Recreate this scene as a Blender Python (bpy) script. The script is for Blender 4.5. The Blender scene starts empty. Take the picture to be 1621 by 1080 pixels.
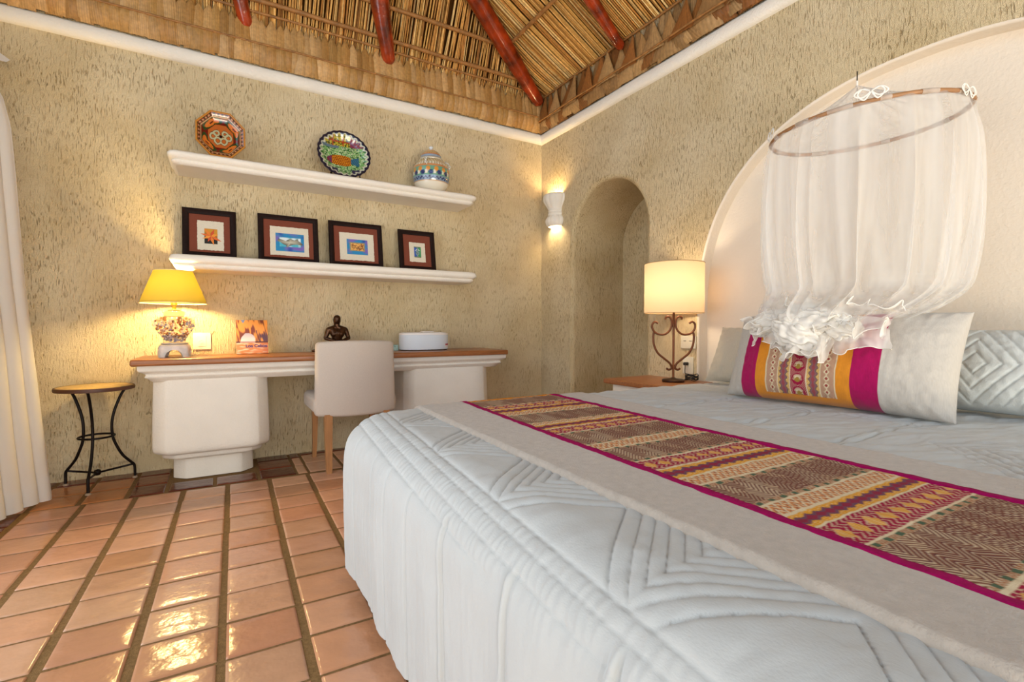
import bpy, bmesh, math, random
import numpy as np
from mathutils import Vector, Matrix, noise
random.seed(7)
PI = math.pi
S = bpy.context.scene
COL = S.collection

# ------------------------------------------------------------------ camera
CAM = (-2.6893, -3.95, 0.9454)
YAW, PITCH = 30.803, 1.6315
cd = bpy.data.cameras.new('camera')
cd.sensor_width = 36.0
cd.lens = 36.0 * 772.4 / 1621.0
cd.clip_start = 0.02
cam = bpy.data.objects.new('camera', cd)
cam.location = CAM
cam.rotation_euler = (math.radians(90 - PITCH), 0, math.radians(-YAW))
COL.objects.link(cam)
S.camera = cam

# ------------------------------------------------------------------ exposure, world, daylight
S.view_settings.view_transform = 'Standard'
S.view_settings.look = 'None'
S.view_settings.gamma = 1.0
S.view_settings.use_curve_mapping = False
S.view_settings.exposure = 0.08
w = bpy.data.worlds.new('sky')
S.world = w
w.use_nodes = True
bg = w.node_tree.nodes['Background']
bg.inputs['Color'].default_value = (0.62, 0.80, 1.0, 1)
bg.inputs['Strength'].default_value = 1.6


def area(name, loc, rot, sx, sy, energy, color):
    l = bpy.data.lights.new(name, 'AREA')
    l.shape = 'RECTANGLE'
    l.size, l.size_y = sx, sy
    l.energy = energy
    l.color = color
    o = bpy.data.objects.new(name, l)
    o.location = loc
    o.rotation_euler = rot
    COL.objects.link(o)
    return o


# daylight entering by the glazed opening of the left wall and the open terrace side behind the camera
area('daylight_left_window', (-4.05, -2.6, 1.25), (0, math.radians(-90), 0), 2.2, 3.0, 36, (1.0, 0.93, 0.84))
area('daylight_terrace', (-1.9, -6.4, 1.5), (math.radians(90), 0, 0), 3.4, 1.9, 42, (0.80, 0.90, 1.0))
# added warm fill lamp, tilted up to brighten the thatch and upper walls
area('thatch_fill_light', (-1.9, -6.5, 0.25), (math.radians(128), 0, 0), 3.4, 0.9, 150, (1.0, 0.84, 0.60))


# ------------------------------------------------------------------ helpers
def lin(h):
    if isinstance(h, str):
        h = h.lstrip('#')
        c = [int(h[i:i + 2], 16) / 255 for i in (0, 2, 4)]
    else:
        c = h
    return tuple(x / 12.92 if x <= 0.04045 else ((x + 0.055) / 1.055) ** 2.4 for x in c)


def mat(name, color, rough=0.6, metal=0.0, spec=0.5, var=0.0, vscale=20, bump=0.0, bscale=60, stretch=(1, 1, 1), trans=0.0, coat=0.0, attr=None, sheen=0.0, color2=None):
    m = bpy.data.materials.new(name)
    m.use_nodes = True
    nt = m.node_tree
    N, L = nt.nodes, nt.links
    b = N['Principled BSDF']
    c = lin(color) if isinstance(color, str) else color
    b.inputs['Base Color'].default_value = (*c, 1)
    b.inputs['Roughness'].default_value = rough
    b.inputs['Metallic'].default_value = metal
    b.inputs['Specular IOR Level'].default_value = spec
    b.inputs['Transmission Weight'].default_value = trans
    b.inputs['Coat Weight'].default_value = coat
    b.inputs['Sheen Weight'].default_value = sheen
    tc = N.new('ShaderNodeTexCoord')
    mp = N.new('ShaderNodeMapping')
    mp.inputs['Scale'].default_value = stretch
    L.new(tc.outputs['Object'], mp.inputs['Vector'])
    src = None
    if attr:
        a = N.new('ShaderNodeVertexColor')
        a.layer_name = attr
        src = a.outputs['Color']
        L.new(src, b.inputs['Base Color'])
    if var > 0:
        n = N.new('ShaderNodeTexNoise')
        n.inputs['Scale'].default_value = vscale
        n.inputs['Detail'].default_value = 4
        L.new(mp.outputs['Vector'], n.inputs['Vector'])
        mr = N.new('ShaderNodeMapRange')
        mr.inputs['From Min'].default_value = 0.3
        mr.inputs['From Max'].default_value = 0.7
        L.new(n.outputs['Fac'], mr.inputs['Value'])
        mx = N.new('ShaderNodeMix')
        mx.data_type = 'RGBA'
        L.new(mr.outputs['Result'], mx.inputs['Factor'])
        if attr:
            hs = N.new('ShaderNodeHueSaturation')
            hs.inputs['Value'].default_value = 1 - var
            L.new(src, hs.inputs['Color'])
            L.new(hs.outputs['Color'], mx.inputs['A'])
            L.new(src, mx.inputs['B'])
        else:
            c2 = lin(color2) if color2 else tuple(x * (1 - var) for x in c)
            mx.inputs['A'].default_value = (*c2, 1)
            mx.inputs['B'].default_value = (*c, 1)
        L.new(mx.outputs['Result'], b.inputs['Base Color'])
    if bump > 0:
        n2 = N.new('ShaderNodeTexNoise')
        n2.inputs['Scale'].default_value = bscale
        n2.inputs['Detail'].default_value = 3
        L.new(mp.outputs['Vector'], n2.inputs['Vector'])
        bp = N.new('ShaderNodeBump')
        bp.inputs['Strength'].default_value = 1.0
        bp.inputs['Distance'].default_value = bump
        L.new(n2.outputs['Fac'], bp.inputs['Height'])
        L.new(bp.outputs['Normal'], b.inputs['Normal'])
    return m


def stucco(name, c_main, c_alt, c_groove, gdepth=0.011):
    """rough trowelled plaster with vertical worm grooves"""
    m = bpy.data.materials.new(name)
    m.use_nodes = True
    nt = m.node_tree
    N, L = nt.nodes, nt.links
    b = N['Principled BSDF']
    b.inputs['Roughness'].default_value = 0.9
    b.inputs['Specular IOR Level'].default_value = 0.15
    tc = N.new('ShaderNodeTexCoord')

    def nz(scale, stretch, detail=3, dist=0.0):
        mp = N.new('ShaderNodeMapping')
        mp.inputs['Scale'].default_value = stretch
        L.new(tc.outputs['Object'], mp.inputs['Vector'])
        n = N.new('ShaderNodeTexNoise')
        n.inputs['Scale'].default_value = scale
        n.inputs['Detail'].default_value = detail
        n.inputs['Distortion'].default_value = dist
        L.new(mp.outputs['Vector'], n.inputs['Vector'])
        return n.outputs['Fac']

    def ramp(sock, a, bb):
        r = N.new('ShaderNodeMapRange')
        r.inputs['From Min'].default_value = a
        r.inputs['From Max'].default_value = bb
        L.new(sock, r.inputs['Value'])
        return r.outputs['Result']

    def math_(op, a, bb):
        n = N.new('ShaderNodeMath')
        n.operation = op
        for i, s in enumerate((a, bb)):
            if isinstance(s, (int, float)):
                n.inputs[i].default_value = s
            else:
                L.new(s, n.inputs[i])
        return n.outputs[0]

    groove = ramp(nz(150, (1, 1, 0.15), 2, 0.5), 0.41, 0.34)      # 1 inside groove
    mask = ramp(nz(4, (1, 1, 1), 3), 0.36, 0.60)
    groove = math_('MULTIPLY', groove, math_('ADD', math_('MULTIPLY', mask, 0.75), 0.25))
    pits = ramp(nz(210, (1, 1, 0.6), 2), 0.40, 0.30)
    grain = nz(260, (1, 1, 0.8), 3)
    lump = nz(95, (1, 1, 0.40), 3)
    h = math_('ADD', math_('MULTIPLY', grain, 0.85), math_('MULTIPLY', lump, 0.8))
    h = math_('SUBTRACT', h, math_('MULTIPLY', groove, 0.8))
    bp = N.new('ShaderNodeBump')
    bp.inputs['Strength'].default_value = 1.0
    bp.inputs['Distance'].default_value = gdepth
    L.new(h, bp.inputs['Height'])
    L.new(bp.outputs['Normal'], b.inputs['Normal'])
    mx = N.new('ShaderNodeMix')
    mx.data_type = 'RGBA'
    mx.inputs['A'].default_value = (*lin(c_main), 1)
    mx.inputs['B'].default_value = (*lin(c_alt), 1)
    L.new(ramp(nz(2.2, (1, 1, 1), 6), 0.32, 0.68), mx.inputs['Factor'])
    groove = math_('MULTIPLY', math_('MAXIMUM', groove, math_('MULTIPLY', pits, 0.5)), 0.62)
    m2 = N.new('ShaderNodeMix')
    m2.data_type = 'RGBA'
    m2.inputs['B'].default_value = (*lin(c_groove), 1)
    L.new(mx.outputs['Result'], m2.inputs['A'])
    L.new(math_('MULTIPLY', groove, 0.85), m2.inputs['Factor'])
    L.new(m2.outputs['Result'], b.inputs['Base Color'])
    return m


def thin(name, color, opacity, rough=0.9, transl=0.5, tcol=None):
    """thin sheer cloth"""
    m = bpy.data.materials.new(name)
    m.use_nodes = True
    nt = m.node_tree
    N, L = nt.nodes, nt.links
    N.remove(N['Principled BSDF'])
    out = N['Material Output']
    c = (*lin(color), 1)
    d = N.new('ShaderNodeBsdfDiffuse')
    d.inputs['Color'].default_value = c
    t = N.new('ShaderNodeBsdfTranslucent')
    t.inputs['Color'].default_value = (*tcol, 1) if tcol else c
    a = N.new('ShaderNodeMixShader')
    a.inputs['Fac'].default_value = transl
    L.new(d.outputs[0], a.inputs[1])
    L.new(t.outputs[0], a.inputs[2])
    if opacity >= 1:
        L.new(a.outputs[0], out.inputs['Surface'])
        return m
    tr = N.new('ShaderNodeBsdfTransparent')
    mx = N.new('ShaderNodeMixShader')
    tc = N.new('ShaderNodeTexCoord')
    n = N.new('ShaderNodeTexNoise')
    n.inputs['Scale'].default_value = 14
    mp = N.new('ShaderNodeMapping')
    mp.inputs['Scale'].default_value = (1, 1, 0.06)
    L.new(tc.outputs['Object'], mp.inputs['Vector'])
    L.new(mp.outputs['Vector'], n.inputs['Vector'])
    r = N.new('ShaderNodeMapRange')
    r.inputs['From Min'].default_value = 0.35
    r.inputs['From Max'].default_value = 0.7
    r.inputs['To Min'].default_value = opacity * 0.65
    r.inputs['To Max'].default_value = min(1, opacity * 1.6)
    L.new(n.outputs['Fac'], r.inputs['Value'])
    L.new(r.outputs['Result'], mx.inputs['Fac'])
    L.new(tr.outputs[0], mx.inputs[1])
    L.new(a.outputs[0], mx.inputs[2])
    L.new(mx.outputs[0], out.inputs['Surface'])
    return m


def emit(name, color, strength):
    m = bpy.data.materials.new(name)
    m.use_nodes = True
    nt = m.node_tree
    nt.nodes.remove(nt.nodes['Principled BSDF'])
    e = nt.nodes.new('ShaderNodeEmission')
    e.inputs['Color'].default_value = (*lin(color), 1)
    e.inputs['Strength'].default_value = strength
    nt.links.new(e.outputs[0], nt.nodes['Material Output'].inputs['Surface'])
    return m


WORLD = {}


class MB:
    """mesh collector"""
    def __init__(s):
        s.v, s.f, s.mi, s.c = [], [], [], []

    def add(s, vs, fs, mi=0, col=None):
        o = len(s.v)
        s.v += [tuple(map(float, p)) for p in vs]
        s.f += [tuple(i + o for i in f) for f in fs]
        s.mi += [mi] * len(fs)
        if col is None:
            s.c += [(1, 1, 1)] * len(vs)
        elif isinstance(col[0], (tuple, list, np.ndarray)):
            s.c += [tuple(map(float, q)) for q in col]
        else:
            s.c += [tuple(col)] * len(vs)
        return s

    def grid(s, P, cu=False, cv=False, mi=0, col=None, flip=False):
        """P: [nu][nv] points"""
        nu, nv = len(P), len(P[0])
        vs = [p for r in P for p in r]
        cs = [c for r in col for c in r] if (col is not None and isinstance(col, list)) else col
        fs = []
        for i in range(nu if cu else nu - 1):
            for j in range(nv if cv else nv - 1):
                a, b = i * nv + j, ((i + 1) % nu) * nv + j
                c, d = ((i + 1) % nu) * nv + (j + 1) % nv, i * nv + (j + 1) % nv
                fs.append((a, d, c, b) if flip else (a, b, c, d))
        return s.add(vs, fs, mi, cs)

    def tube(s, pts, r, seg=8, closed=False, mi=0, caps=True, col=None, flat=1.0):
        pts = [Vector(p) for p in pts]
        n = len(pts)
        rr = r if isinstance(r, (list, tuple)) else [r] * n
        rings = []
        up = None
        for i, p in enumerate(pts):
            a = pts[(i - 1) % n] if (closed or i > 0) else p
            b = pts[(i + 1) % n] if (closed or i < n - 1) else p
            t = (b - a)
            if t.length < 1e-9:
                t = Vector((0, 0, 1))
            t.normalize()
            if up is None:
                ref = Vector((0, 0, 1)) if abs(t.z) < 0.9 else Vector((1, 0, 0))
                up = (ref - t * ref.dot(t)).normalized()
            else:
                up = (up - t * up.dot(t))
                if up.length < 1e-6:
                    ref = Vector((0, 0, 1)) if abs(t.z) < 0.9 else Vector((1, 0, 0))
                    up = ref - t * ref.dot(t)
                up.normalize()
            sd = t.cross(up)
            rings.append([p + (up * math.cos(2 * PI * k / seg) + sd * math.sin(2 * PI * k / seg) * flat) * rr[i] for k in range(seg)])
        s.grid(rings, cu=closed, cv=True, mi=mi, col=col, flip=True)
        if caps and not closed:
            o = len(s.v) - n * seg
            s.f.append(tuple(o + k for k in range(seg)))
            s.f.append(tuple(o + (n - 1) * seg + k for k in reversed(range(seg))))
            s.mi += [mi, mi]
        return s

    def lathe(s, prof, c=(0, 0, 0), seg=32, mi=0, sx=1, sy=1, col=None, a0=0, a1=2 * PI):
        full = abs(a1 - a0 - 2 * PI) < 1e-6
        k = seg if full else seg + 1
        P = [[(c[0] + sx * r * math.cos(a0 + (a1 - a0) * j / seg), c[1] + sy * r * math.sin(a0 + (a1 - a0) * j / seg), c[2] + z) for j in range(k)] for r, z in prof]
        cc = None
        if col is not None:
            cc = [[(col[i] if isinstance(col, list) else col)] * k for i in range(len(prof))]
        return s.grid(P, cv=full, mi=mi, col=cc, flip=True)

    def rbox(s, c, size, r=0.01, n=3, mi=0, fn=None, div=1, col=None):
        """rounded box, dense enough to bend with fn"""
        hx, hy, hz = [q / 2 for q in size]
        r = min(r, hx, hy, hz)

        def axis(h):
            a = [-h + r * (1 - math.cos(PI / 2 * i / n)) for i in range(n)]
            inner = [(-(h - r)) + 2 * (h - r) * i / div for i in range(div + 1)]
            if h - r < 1e-6:
                inner = [0]
            return a + inner + [-q for q in reversed(a)]
        A = [axis(hx), axis(hy), axis(hz)]
        H = (hx, hy, hz)
        idx, vs, fs = {}, [], []

        def V(p):
            k = tuple(round(q, 6) for q in p)
            if k in idx:
                return idx[k]
            q = Vector([max(-(H[i] - r), min(H[i] - r, p[i])) for i in range(3)])
            d = Vector(p) - q
            if d.length > 1e-9:
                d = d.normalized() * r
            w = q + d
            w = Vector(c) + w
            if fn:
                w = fn(w)
            idx[k] = len(vs)
            vs.append(tuple(w))
            return idx[k]
        for ax in range(3):
            u, v = (ax + 1) % 3, (ax + 2) % 3
            for sg in (-1, 1):
                for i in range(len(A[u]) - 1):
                    for j in range(len(A[v]) - 1):
                        q = []
                        for (di, dj) in ((0, 0), (1, 0), (1, 1), (0, 1)):
                            p = [0, 0, 0]
                            p[ax] = sg * H[ax]
                            p[u] = A[u][i + di]
                            p[v] = A[v][j + dj]
                            q.append(V(p))
                        if len(set(q)) < 3:
                            continue
                        q = list(dict.fromkeys(q))
                        fs.append(tuple(q if sg > 0 else q[::-1]))
        return s.add(vs, fs, mi, col)

    def prism(s, poly, z0, z1, mi=0, col=None):
        """poly in xy, extruded in z"""
        n = len(poly)
        vs = [(x, y, z0) for x, y in poly] + [(x, y, z1) for x, y in poly]
        fs = [tuple(range(n))[::-1], tuple(range(n, 2 * n))] + [(i, (i + 1) % n, n + (i + 1) % n, n + i) for i in range(n)]
        return s.add(vs, fs, mi, col)

    def build(s, name, mats, parent=None, smooth=True, angle=40, colors=False, origin=None):
        me = bpy.data.meshes.new(name)
        A = np.array(s.v)
        if origin is None:
            lo, hi = A.min(0), A.max(0)
            origin = ((lo[0] + hi[0]) / 2, (lo[1] + hi[1]) / 2, lo[2])
        A = A - np.array(origin)
        s.v = [tuple(q) for q in A.tolist()]
        me.from_pydata(s.v, [], s.f)
        if not isinstance(mats, (list, tuple)):
            mats = [mats]
        for m in mats:
            me.materials.append(m)
        me.polygons.foreach_set('material_index', s.mi)
        if colors:
            a = me.color_attributes.new('Col', 'FLOAT_COLOR', 'POINT')
            arr = np.ones((len(s.v), 4), dtype=np.float32)
            arr[:, :3] = np.array(s.c, dtype=np.float32)
            a.data.foreach_set('color', arr.ravel())
        me.validate()
        me.update()
        if smooth:
            me.shade_smooth()
            if angle < 180:
                me.set_sharp_from_angle(angle=math.radians(angle))
        o = bpy.data.objects.new(name, me)
        COL.objects.link(o)
        pw = WORLD.get(parent.name, (0, 0, 0)) if parent is not None else (0, 0, 0)
        o.location = [origin[i] - pw[i] for i in range(3)]
        WORLD[o.name] = tuple(origin)
        if parent is not None:
            o.parent = parent
        return o


def tag(o, label=None, cat=None, group=None, kind=None):
    if label: o['label'] = label
    if cat: o['category'] = cat
    if group: o['group'] = group
    if kind: o['kind'] = kind
    return o


def thing(name, label, cat, loc, group=None, rz=0.0):
    o = bpy.data.objects.new(name, None)
    o.empty_display_size = 0.05
    o.location = loc
    o.rotation_euler = (0, 0, rz)
    COL.objects.link(o)
    WORLD[o.name] = tuple(loc)
    return tag(o, label, cat, group)


def light_in(name, loc, energy, color, radius=0.03, kind='POINT', parent=None):
    l = bpy.data.lights.new(name, kind)
    l.energy = energy
    l.color = color
    l.shadow_soft_size = radius
    o = bpy.data.objects.new(name, l)
    pw = WORLD.get(parent.name, (0, 0, 0)) if parent is not None else (0, 0, 0)
    o.location = [loc[i] - pw[i] for i in range(3)]
    COL.objects.link(o)
    if parent: o.parent = parent
    return o


def smoothstep(a, b, x):
    t = max(0.0, min(1.0, (x - a) / (b - a)))
    return t * t * (3 - 2 * t)


def interp(xs, ys, x):
    return float(np.interp(x, xs, ys))


def spline(pts, n=8):
    """Catmull-Rom through pts"""
    P = [Vector(p) for p in pts]
    out = []
    for i in range(len(P) - 1):
        p0 = P[max(i - 1, 0)]; p1 = P[i]; p2 = P[i + 1]; p3 = P[min(i + 2, len(P) - 1)]
        for k in range(n):
            t = k / n
            out.append(0.5 * ((2 * p1) + (-p0 + p2) * t + (2 * p0 - 5 * p1 + 4 * p2 - p3) * t * t + (-p0 + 3 * p1 - 3 * p2 + p3) * t ** 3))
    out.append(P[-1])
    return out


def nz3(x, y, z):
    return noise.noise(Vector((x, y, z)))


# ------------------------------------------------------------------ materials
M = {}
M['stucco'] = stucco('tan_textured_plaster', '#eedcb6', '#dcc69a', '#ac884e')
M['white'] = mat('white_painted_plaster', '#efe8db', 0.85, spec=0.2, var=0.05, vscale=6, bump=0.0025, bscale=90)
M['alcove'] = mat('smooth_cream_plaster', '#e8dccb', 0.85, spec=0.15, var=0.05, vscale=3, bump=0.002, bscale=60)
M['niche'] = stucco('niche_plaster', '#e0cea6', '#ccb486', '#94703f', 0.006)
M['grout'] = mat('sand_grout', '#8c6e48', 0.95, spec=0.1, var=0.35, vscale=120, bump=0.002, bscale=300)
M['tile'] = mat('glazed_terracotta', '#c98f66', 0.20, spec=0.55, var=0.14, vscale=7, bump=0.004, bscale=16, attr='Col', coat=0.0)
M['wood'] = mat('oiled_wood', '#a8683a', 0.32, var=0.35, vscale=7, stretch=(1.2, 14, 14), bump=0.0003, bscale=60)
M['lightwood'] = mat('light_oak', '#b98250', 0.4, var=0.25, vscale=6, stretch=(12, 12, 1))
M['thatch'] = mat('dry_palm_strands', '#c89a58', 0.6, spec=0.35, attr='Col', var=0.35, vscale=40, stretch=(1, 1, 1))
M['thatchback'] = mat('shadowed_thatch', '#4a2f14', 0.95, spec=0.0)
M['leaf'] = mat('dry_palm_leaf', '#a8844e', 0.5, spec=0.4, attr='Col', var=0.3, vscale=50)
M['pole'] = mat('cane_pole', '#b07a40', 0.6, var=0.5, vscale=25, bump=0.002, bscale=50)
M['redwood'] = mat('varnished_red_log', '#b23c10', 0.22, spec=0.6, var=0.8, vscale=9, stretch=(1, 1, 1), bump=0.003, bscale=30, coat=0.5)
M['iron'] = mat('dark_wrought_iron', '#1d1512', 0.45, metal=0.6, spec=0.4, var=0.3, vscale=40)
M['bronzeiron'] = mat('brown_wrought_iron', '#7a4526', 0.45, metal=0.35, spec=0.5, var=0.3, vscale=60)
M['linen'] = mat('grey_beige_linen', '#cfc5b8', 0.95, spec=0.1, var=0.12, vscale=260, bump=0.0006, bscale=500, sheen=0.2)


# ------------------------------------------------------------------ setting: floor
def build_floor():
    rng = random.Random(3)
    b = MB()
    b.prism([(-4.15, -6.6), (0.9, -6.6), (0.9, 0.05), (-4.15, 0.05)], -0.12, -0.004)
    fl = b.build('floor', M['grout'], smooth=False, origin=(0, 0, 0))
    tag(fl, kind='structure')
    t = MB()

    def tile(x0, x1, y0, y1, col, rot=True):
        if x1 - x0 < 0.012 or y1 - y0 < 0.012: return
        n = 9
        tx, ty = rng.uniform(-.008, .008), rng.uniform(-.008, .008)
        ph = rng.uniform(0, 50)
        j = [rng.uniform(-.0022, .0022) for _ in range(4)]
        x0 += j[0]; x1 += j[1]; y0 += j[2]; y1 += j[3]
        k = rng.uniform(0.88, 1.08)
        c = tuple(min(1, q * k * rng.uniform(.97, 1.03)) for q in lin(col))
        us = [0, .015, .05, .2, .4, .6, .8, .95, .985, 1]
        P = []
        for u in us:
            r = []
            for v in us:
                x = x0 + (x1 - x0) * u
                y = y0 + (y1 - y0) * v
                e = min(u, 1 - u) * (x1 - x0)
                f = min(v, 1 - v) * (y1 - y0)
                d = min(e, f)
                z = 0.0045 * min(1, (d / 0.006)) ** 0.5 - 0.004
                z += 0.0012 * nz3(x * 9 + ph, y * 9, ph) + tx * (x - x0 - .1) * .35 + ty * (y - y0 - .1) * .35
                if d < 1e-6: z = -0.006
                if rot:
                    X = -2.6675 + (x + 2.6675) + 0.0195 * (y + 0.59)
                    Y = y - 0.0195 * (x + 2.6675)
                    r.append((X, Y, z))
                else:
                    r.append((x, y, z))
            P.append(r)
        t.grid(P, col=c)
    warm = ['#cf9b78', '#c9926e', '#d3a280', '#c68d6a', '#cc9876']
    dark = ['#6a2a16', '#70301c', '#5c2212', '#74361e']
    # main field
    for i in range(-8, 17):
        xc = -2.6675 + .222 * i
        for k in range(0, 32):
            yc = -.578 - .1985 * k
            x0, x1 = xc + .011, xc + .211
            y1, y0 = yc - .0055, yc - .193
            if x0 < -3.57 or x0 > .6 or y1 < -6.6: continue
            if x0 > -1.7 and y1 < -2.3 and x0 < 0: continue
            tile(x0, x1, y0, y1, rng.choice(warm))
    # left border column
    for k in range(0, 30):
        yc = -.57 - .1985 * k
        tile(-3.80, -3.575, yc - .193, yc - .0055, rng.choice(dark), False)
        tile(-4.03, -3.815, yc - .193, yc - .0055, rng.choice(warm), False)
    # border band along the back wall
    tile(-4.05, -3.81, -.13, 0.0, dark[0], False)
    tile(-3.80, -3.56, -.13, 0.0, dark[1], False)
    tile(-3.54, -3.36, -.13, 0.0, dark[0], False)
    tile(-3.345, -3.165, -.13, 0.0, dark[1], False)
    for y0, y1 in ((-.345, -.14), (-.555, -.355)):
        tile(-4.05, -3.81, y0, y1, warm[0], False)
        tile(-3.80, -3.57, y0, y1, warm[3], False)
        tile(-3.55, -3.37, y0, y1, '#c57f4a', False)
        tile(-3.35, -3.165, y0, y1, '#c07a48', False)
    for y0, y1 in ((-.13, 0), (-.345, -.14), (-.555, -.355)):
        tile(-3.145, -2.985, y0, y1, rng.choice(dark), False)
        tile(-2.485, -2.285, y0, y1, rng.choice(dark), False)
        if y1 < -.1:
            tile(-2.27, -2.215, y0, y1, warm[0], False)
    tile(-2.27, -2.215, -.13, 0, dark[0], False)
    tile(-2.965, -2.745, -.555, -.375, dark[2], False)
    tile(-2.725, -2.505, -.555, -.375, dark[3], False)
    x = -2.2
    while x < .6:
        tile(x, x + .205, -.075, 0, dark[1], False)
        for y0, y1 in ((-.315, -.085), (-.555, -.325)):
            tile(x, x + .205, y0, y1, rng.choice(warm), False)
        x += .222
    o = t.build('tile_field', M['tile'], fl, colors=True, origin=(0, 0, 0), angle=60)
    return fl


build_floor()


# ------------------------------------------------------------------ setting: walls
def arch_pts(yl, yr, zs, zt, e=2.0, n=40):
    """open outline from left foot over the top to right foot (y decreasing)"""
    c, h = (yl + yr) / 2, (yl - yr) / 2
    pts = [(yl, 0.0), (yl, zs * .5)]
    for i in range(n + 1):
        a = PI * i / n
        ca, sa = math.cos(a), math.sin(a)
        pts.append((c + h * abs(ca) ** (2 / e) * (1 if ca >= 0 else -1), zs + (zt - zs) * sa ** (2 / e)))
    pts += [(yr, zs * .5), (yr, 0.0)]
    return pts


def offset_pts(pts, d):
    out = []
    n = len(pts)
    for i, p in enumerate(pts):
        a = pts[max(i - 1, 0)]
        b = pts[min(i + 1, n - 1)]
        t = Vector((b[0] - a[0], b[1] - a[1])).normalized()
        nn = Vector((-t.y, t.x))      # outward of the opening
        # ensure pointing away from opening centre
        out.append((p[0] + nn.x * d * -1, p[1] - nn.y * d if 0 < i < n - 1 else p[1]))
    return out


def build_walls():
    # back wall (left side of the picture)
    b = MB()
    b.prism([(-4.15, 0), (.2, 0), (.2, .2), (-4.15, .2)], -0.1, 3.3)
    tag(b.build('wall_back', M['stucco'], smooth=False, origin=(0, 0, 0)), kind='structure')

    niche = arch_pts(-.49, -1.365, 1.70, 2.135)
    big = arch_pts(-1.828, -4.072, 1.06, 2.175, 2.25, 64)
    r1, r2 = .035, .012
    no, bo = offset_pts(niche, r1), offset_pts(big, r2)
    poly = [(0, 0)] + no + bo + [(-6.6, 0), (-6.6, 3.3), (0, 3.3)]
    from mathutils.geometry import tessellate_polygon
    tris = tessellate_polygon([[Vector((y, z, 0)) for y, z in poly]])
    fs = []
    for (i, j, k) in tris:
        a_, b_, c_ = poly[i], poly[j], poly[k]
        cr = (b_[0] - a_[0]) * (c_[1] - a_[1]) - (b_[1] - a_[1]) * (c_[0] - a_[0])
        fs.append((i, j, k) if cr < 0 else (i, k, j))
    me = bpy.data.meshes.new('wall_right')
    me.from_pydata([(0, y, z) for y, z in poly], [], fs)
    me.update()
    me.materials.append(M['stucco'])
    wr = bpy.data.objects.new('wall_right', me)
    COL.objects.link(wr)
    tag(wr, kind='structure')
    WORLD[wr.name] = (0, 0, 0)

    def lining(name, inner, r, depth, m, m2=None):
        t = MB()
        P = []
        for k in range(7):
            a = PI / 2 * k / 6
            off = r * (1 - math.sin(a))
            q = offset_pts(inner, off)
            P.append([(r * (1 - math.cos(a)), y, z) for y, z in q])
        for k in range(1, 6):
            P.append([(r + (depth - r) * k / 5, y, z) for y, z in inner])
        t.grid(P, flip=True)
        n = len(inner)
        t.add([(depth, y, z) for y, z in inner], [tuple(range(n))], mi=1 if m2 else 0)
        o = t.build(name, [m, m2] if m2 else m, wr, origin=(0, 0, 0), angle=50)
        return o
    lining('niche_lining', niche, r1, .60, M['niche'])
    lining('alcove_lining', big, r2, .085, M['alcove'])
    # low plaster band at the floor of the niche
    # left wall with window opening
    b = MB()
    X0, X1 = -4.2, -4.0
    b.prism([(X0, -1.0), (X1, -1.0), (X1, .0), (X0, .0)], -.1, 3.3)
    b.prism([(X0, -6.6), (X1, -6.6), (X1, -4.3), (X0, -4.3)], -.1, 3.3)
    b.prism([(X0, -4.3), (X1, -4.3), (X1, -1.0), (X0, -1.0)], 2.45, 3.3)
    tag(b.build('wall_left', M['stucco'], smooth=False, origin=(0, 0, 0)), kind='structure')
    b = MB()
    for y in (-1.03, -2.65, -4.27):
        b.rbox((-4.1, y, 1.22), (.07, .06, 2.44), .006)
    for z in (.03, 2.42):
        b.rbox((-4.1, -2.65, z), (.07, 3.24, .06), .006)
    tag(b.build('window_1', M['lightwood']), kind='structure')
    # rear wall portions beside the terrace opening
    b = MB()
    b.prism([(-4.2, -6.8), (-3.7, -6.8), (-3.7, -6.6), (-4.2, -6.6)], -.1, 3.3)
    b.prism([(-.1, -6.8), (.2, -6.8), (.2, -6.6), (-.1, -6.6)], -.1, 3.3)
    b.prism([(-3.7, -6.8), (-.1, -6.8), (-.1, -6.6), (-3.7, -6.6)], 2.5, 3.3)
    tag(b.build('wall_rear', M['stucco'], smooth=False, origin=(0, 0, 0)), kind='structure')

    # plaster cornice: rounded white band at the wall head
    def cornice(name, along, fixed):
        prof = [(0, 2.700), (.012, 2.702), (.028, 2.712), (.036, 2.73), (.038, 2.752), (.034, 2.775), (.024, 2.79), (.0, 2.796)]
        t = MB()
        P = []
        n = 60
        for i in range(n + 1):
            s_ = along[0] + (along[1] - along[0]) * i / n
            w_ = .0022 * nz3(s_ * 3, fixed, 1)
            row = []
            for d, z in prof:
                if name == 'trim_1':
                    row.append((min(s_, -d) if i == n else s_, -d - w_ if d > 0 else 0, z + w_))
                else:
                    row.append((-d - w_ if d > 0 else 0, min(s_, -d) if i == 0 else s_, z + w_))
            P.append(row)
        t.grid(P)
        o = t.build(name, M['white'], origin=(0, 0, 0), angle=180)
        tag(o, kind='structure')
    cornice('trim_1', (-4.0, 0), 0)
    cornice('trim_2', (0, -6.6), 5)


build_walls()


# ------------------------------------------------------------------ thatched ceiling
SB, SR, Z0 = 1.5, 0.6, 3.12        # slope over the back wall, slope over the right wall
HK = SR / SB


def tint(c, k):
    return tuple(q * k for q in c)


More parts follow.
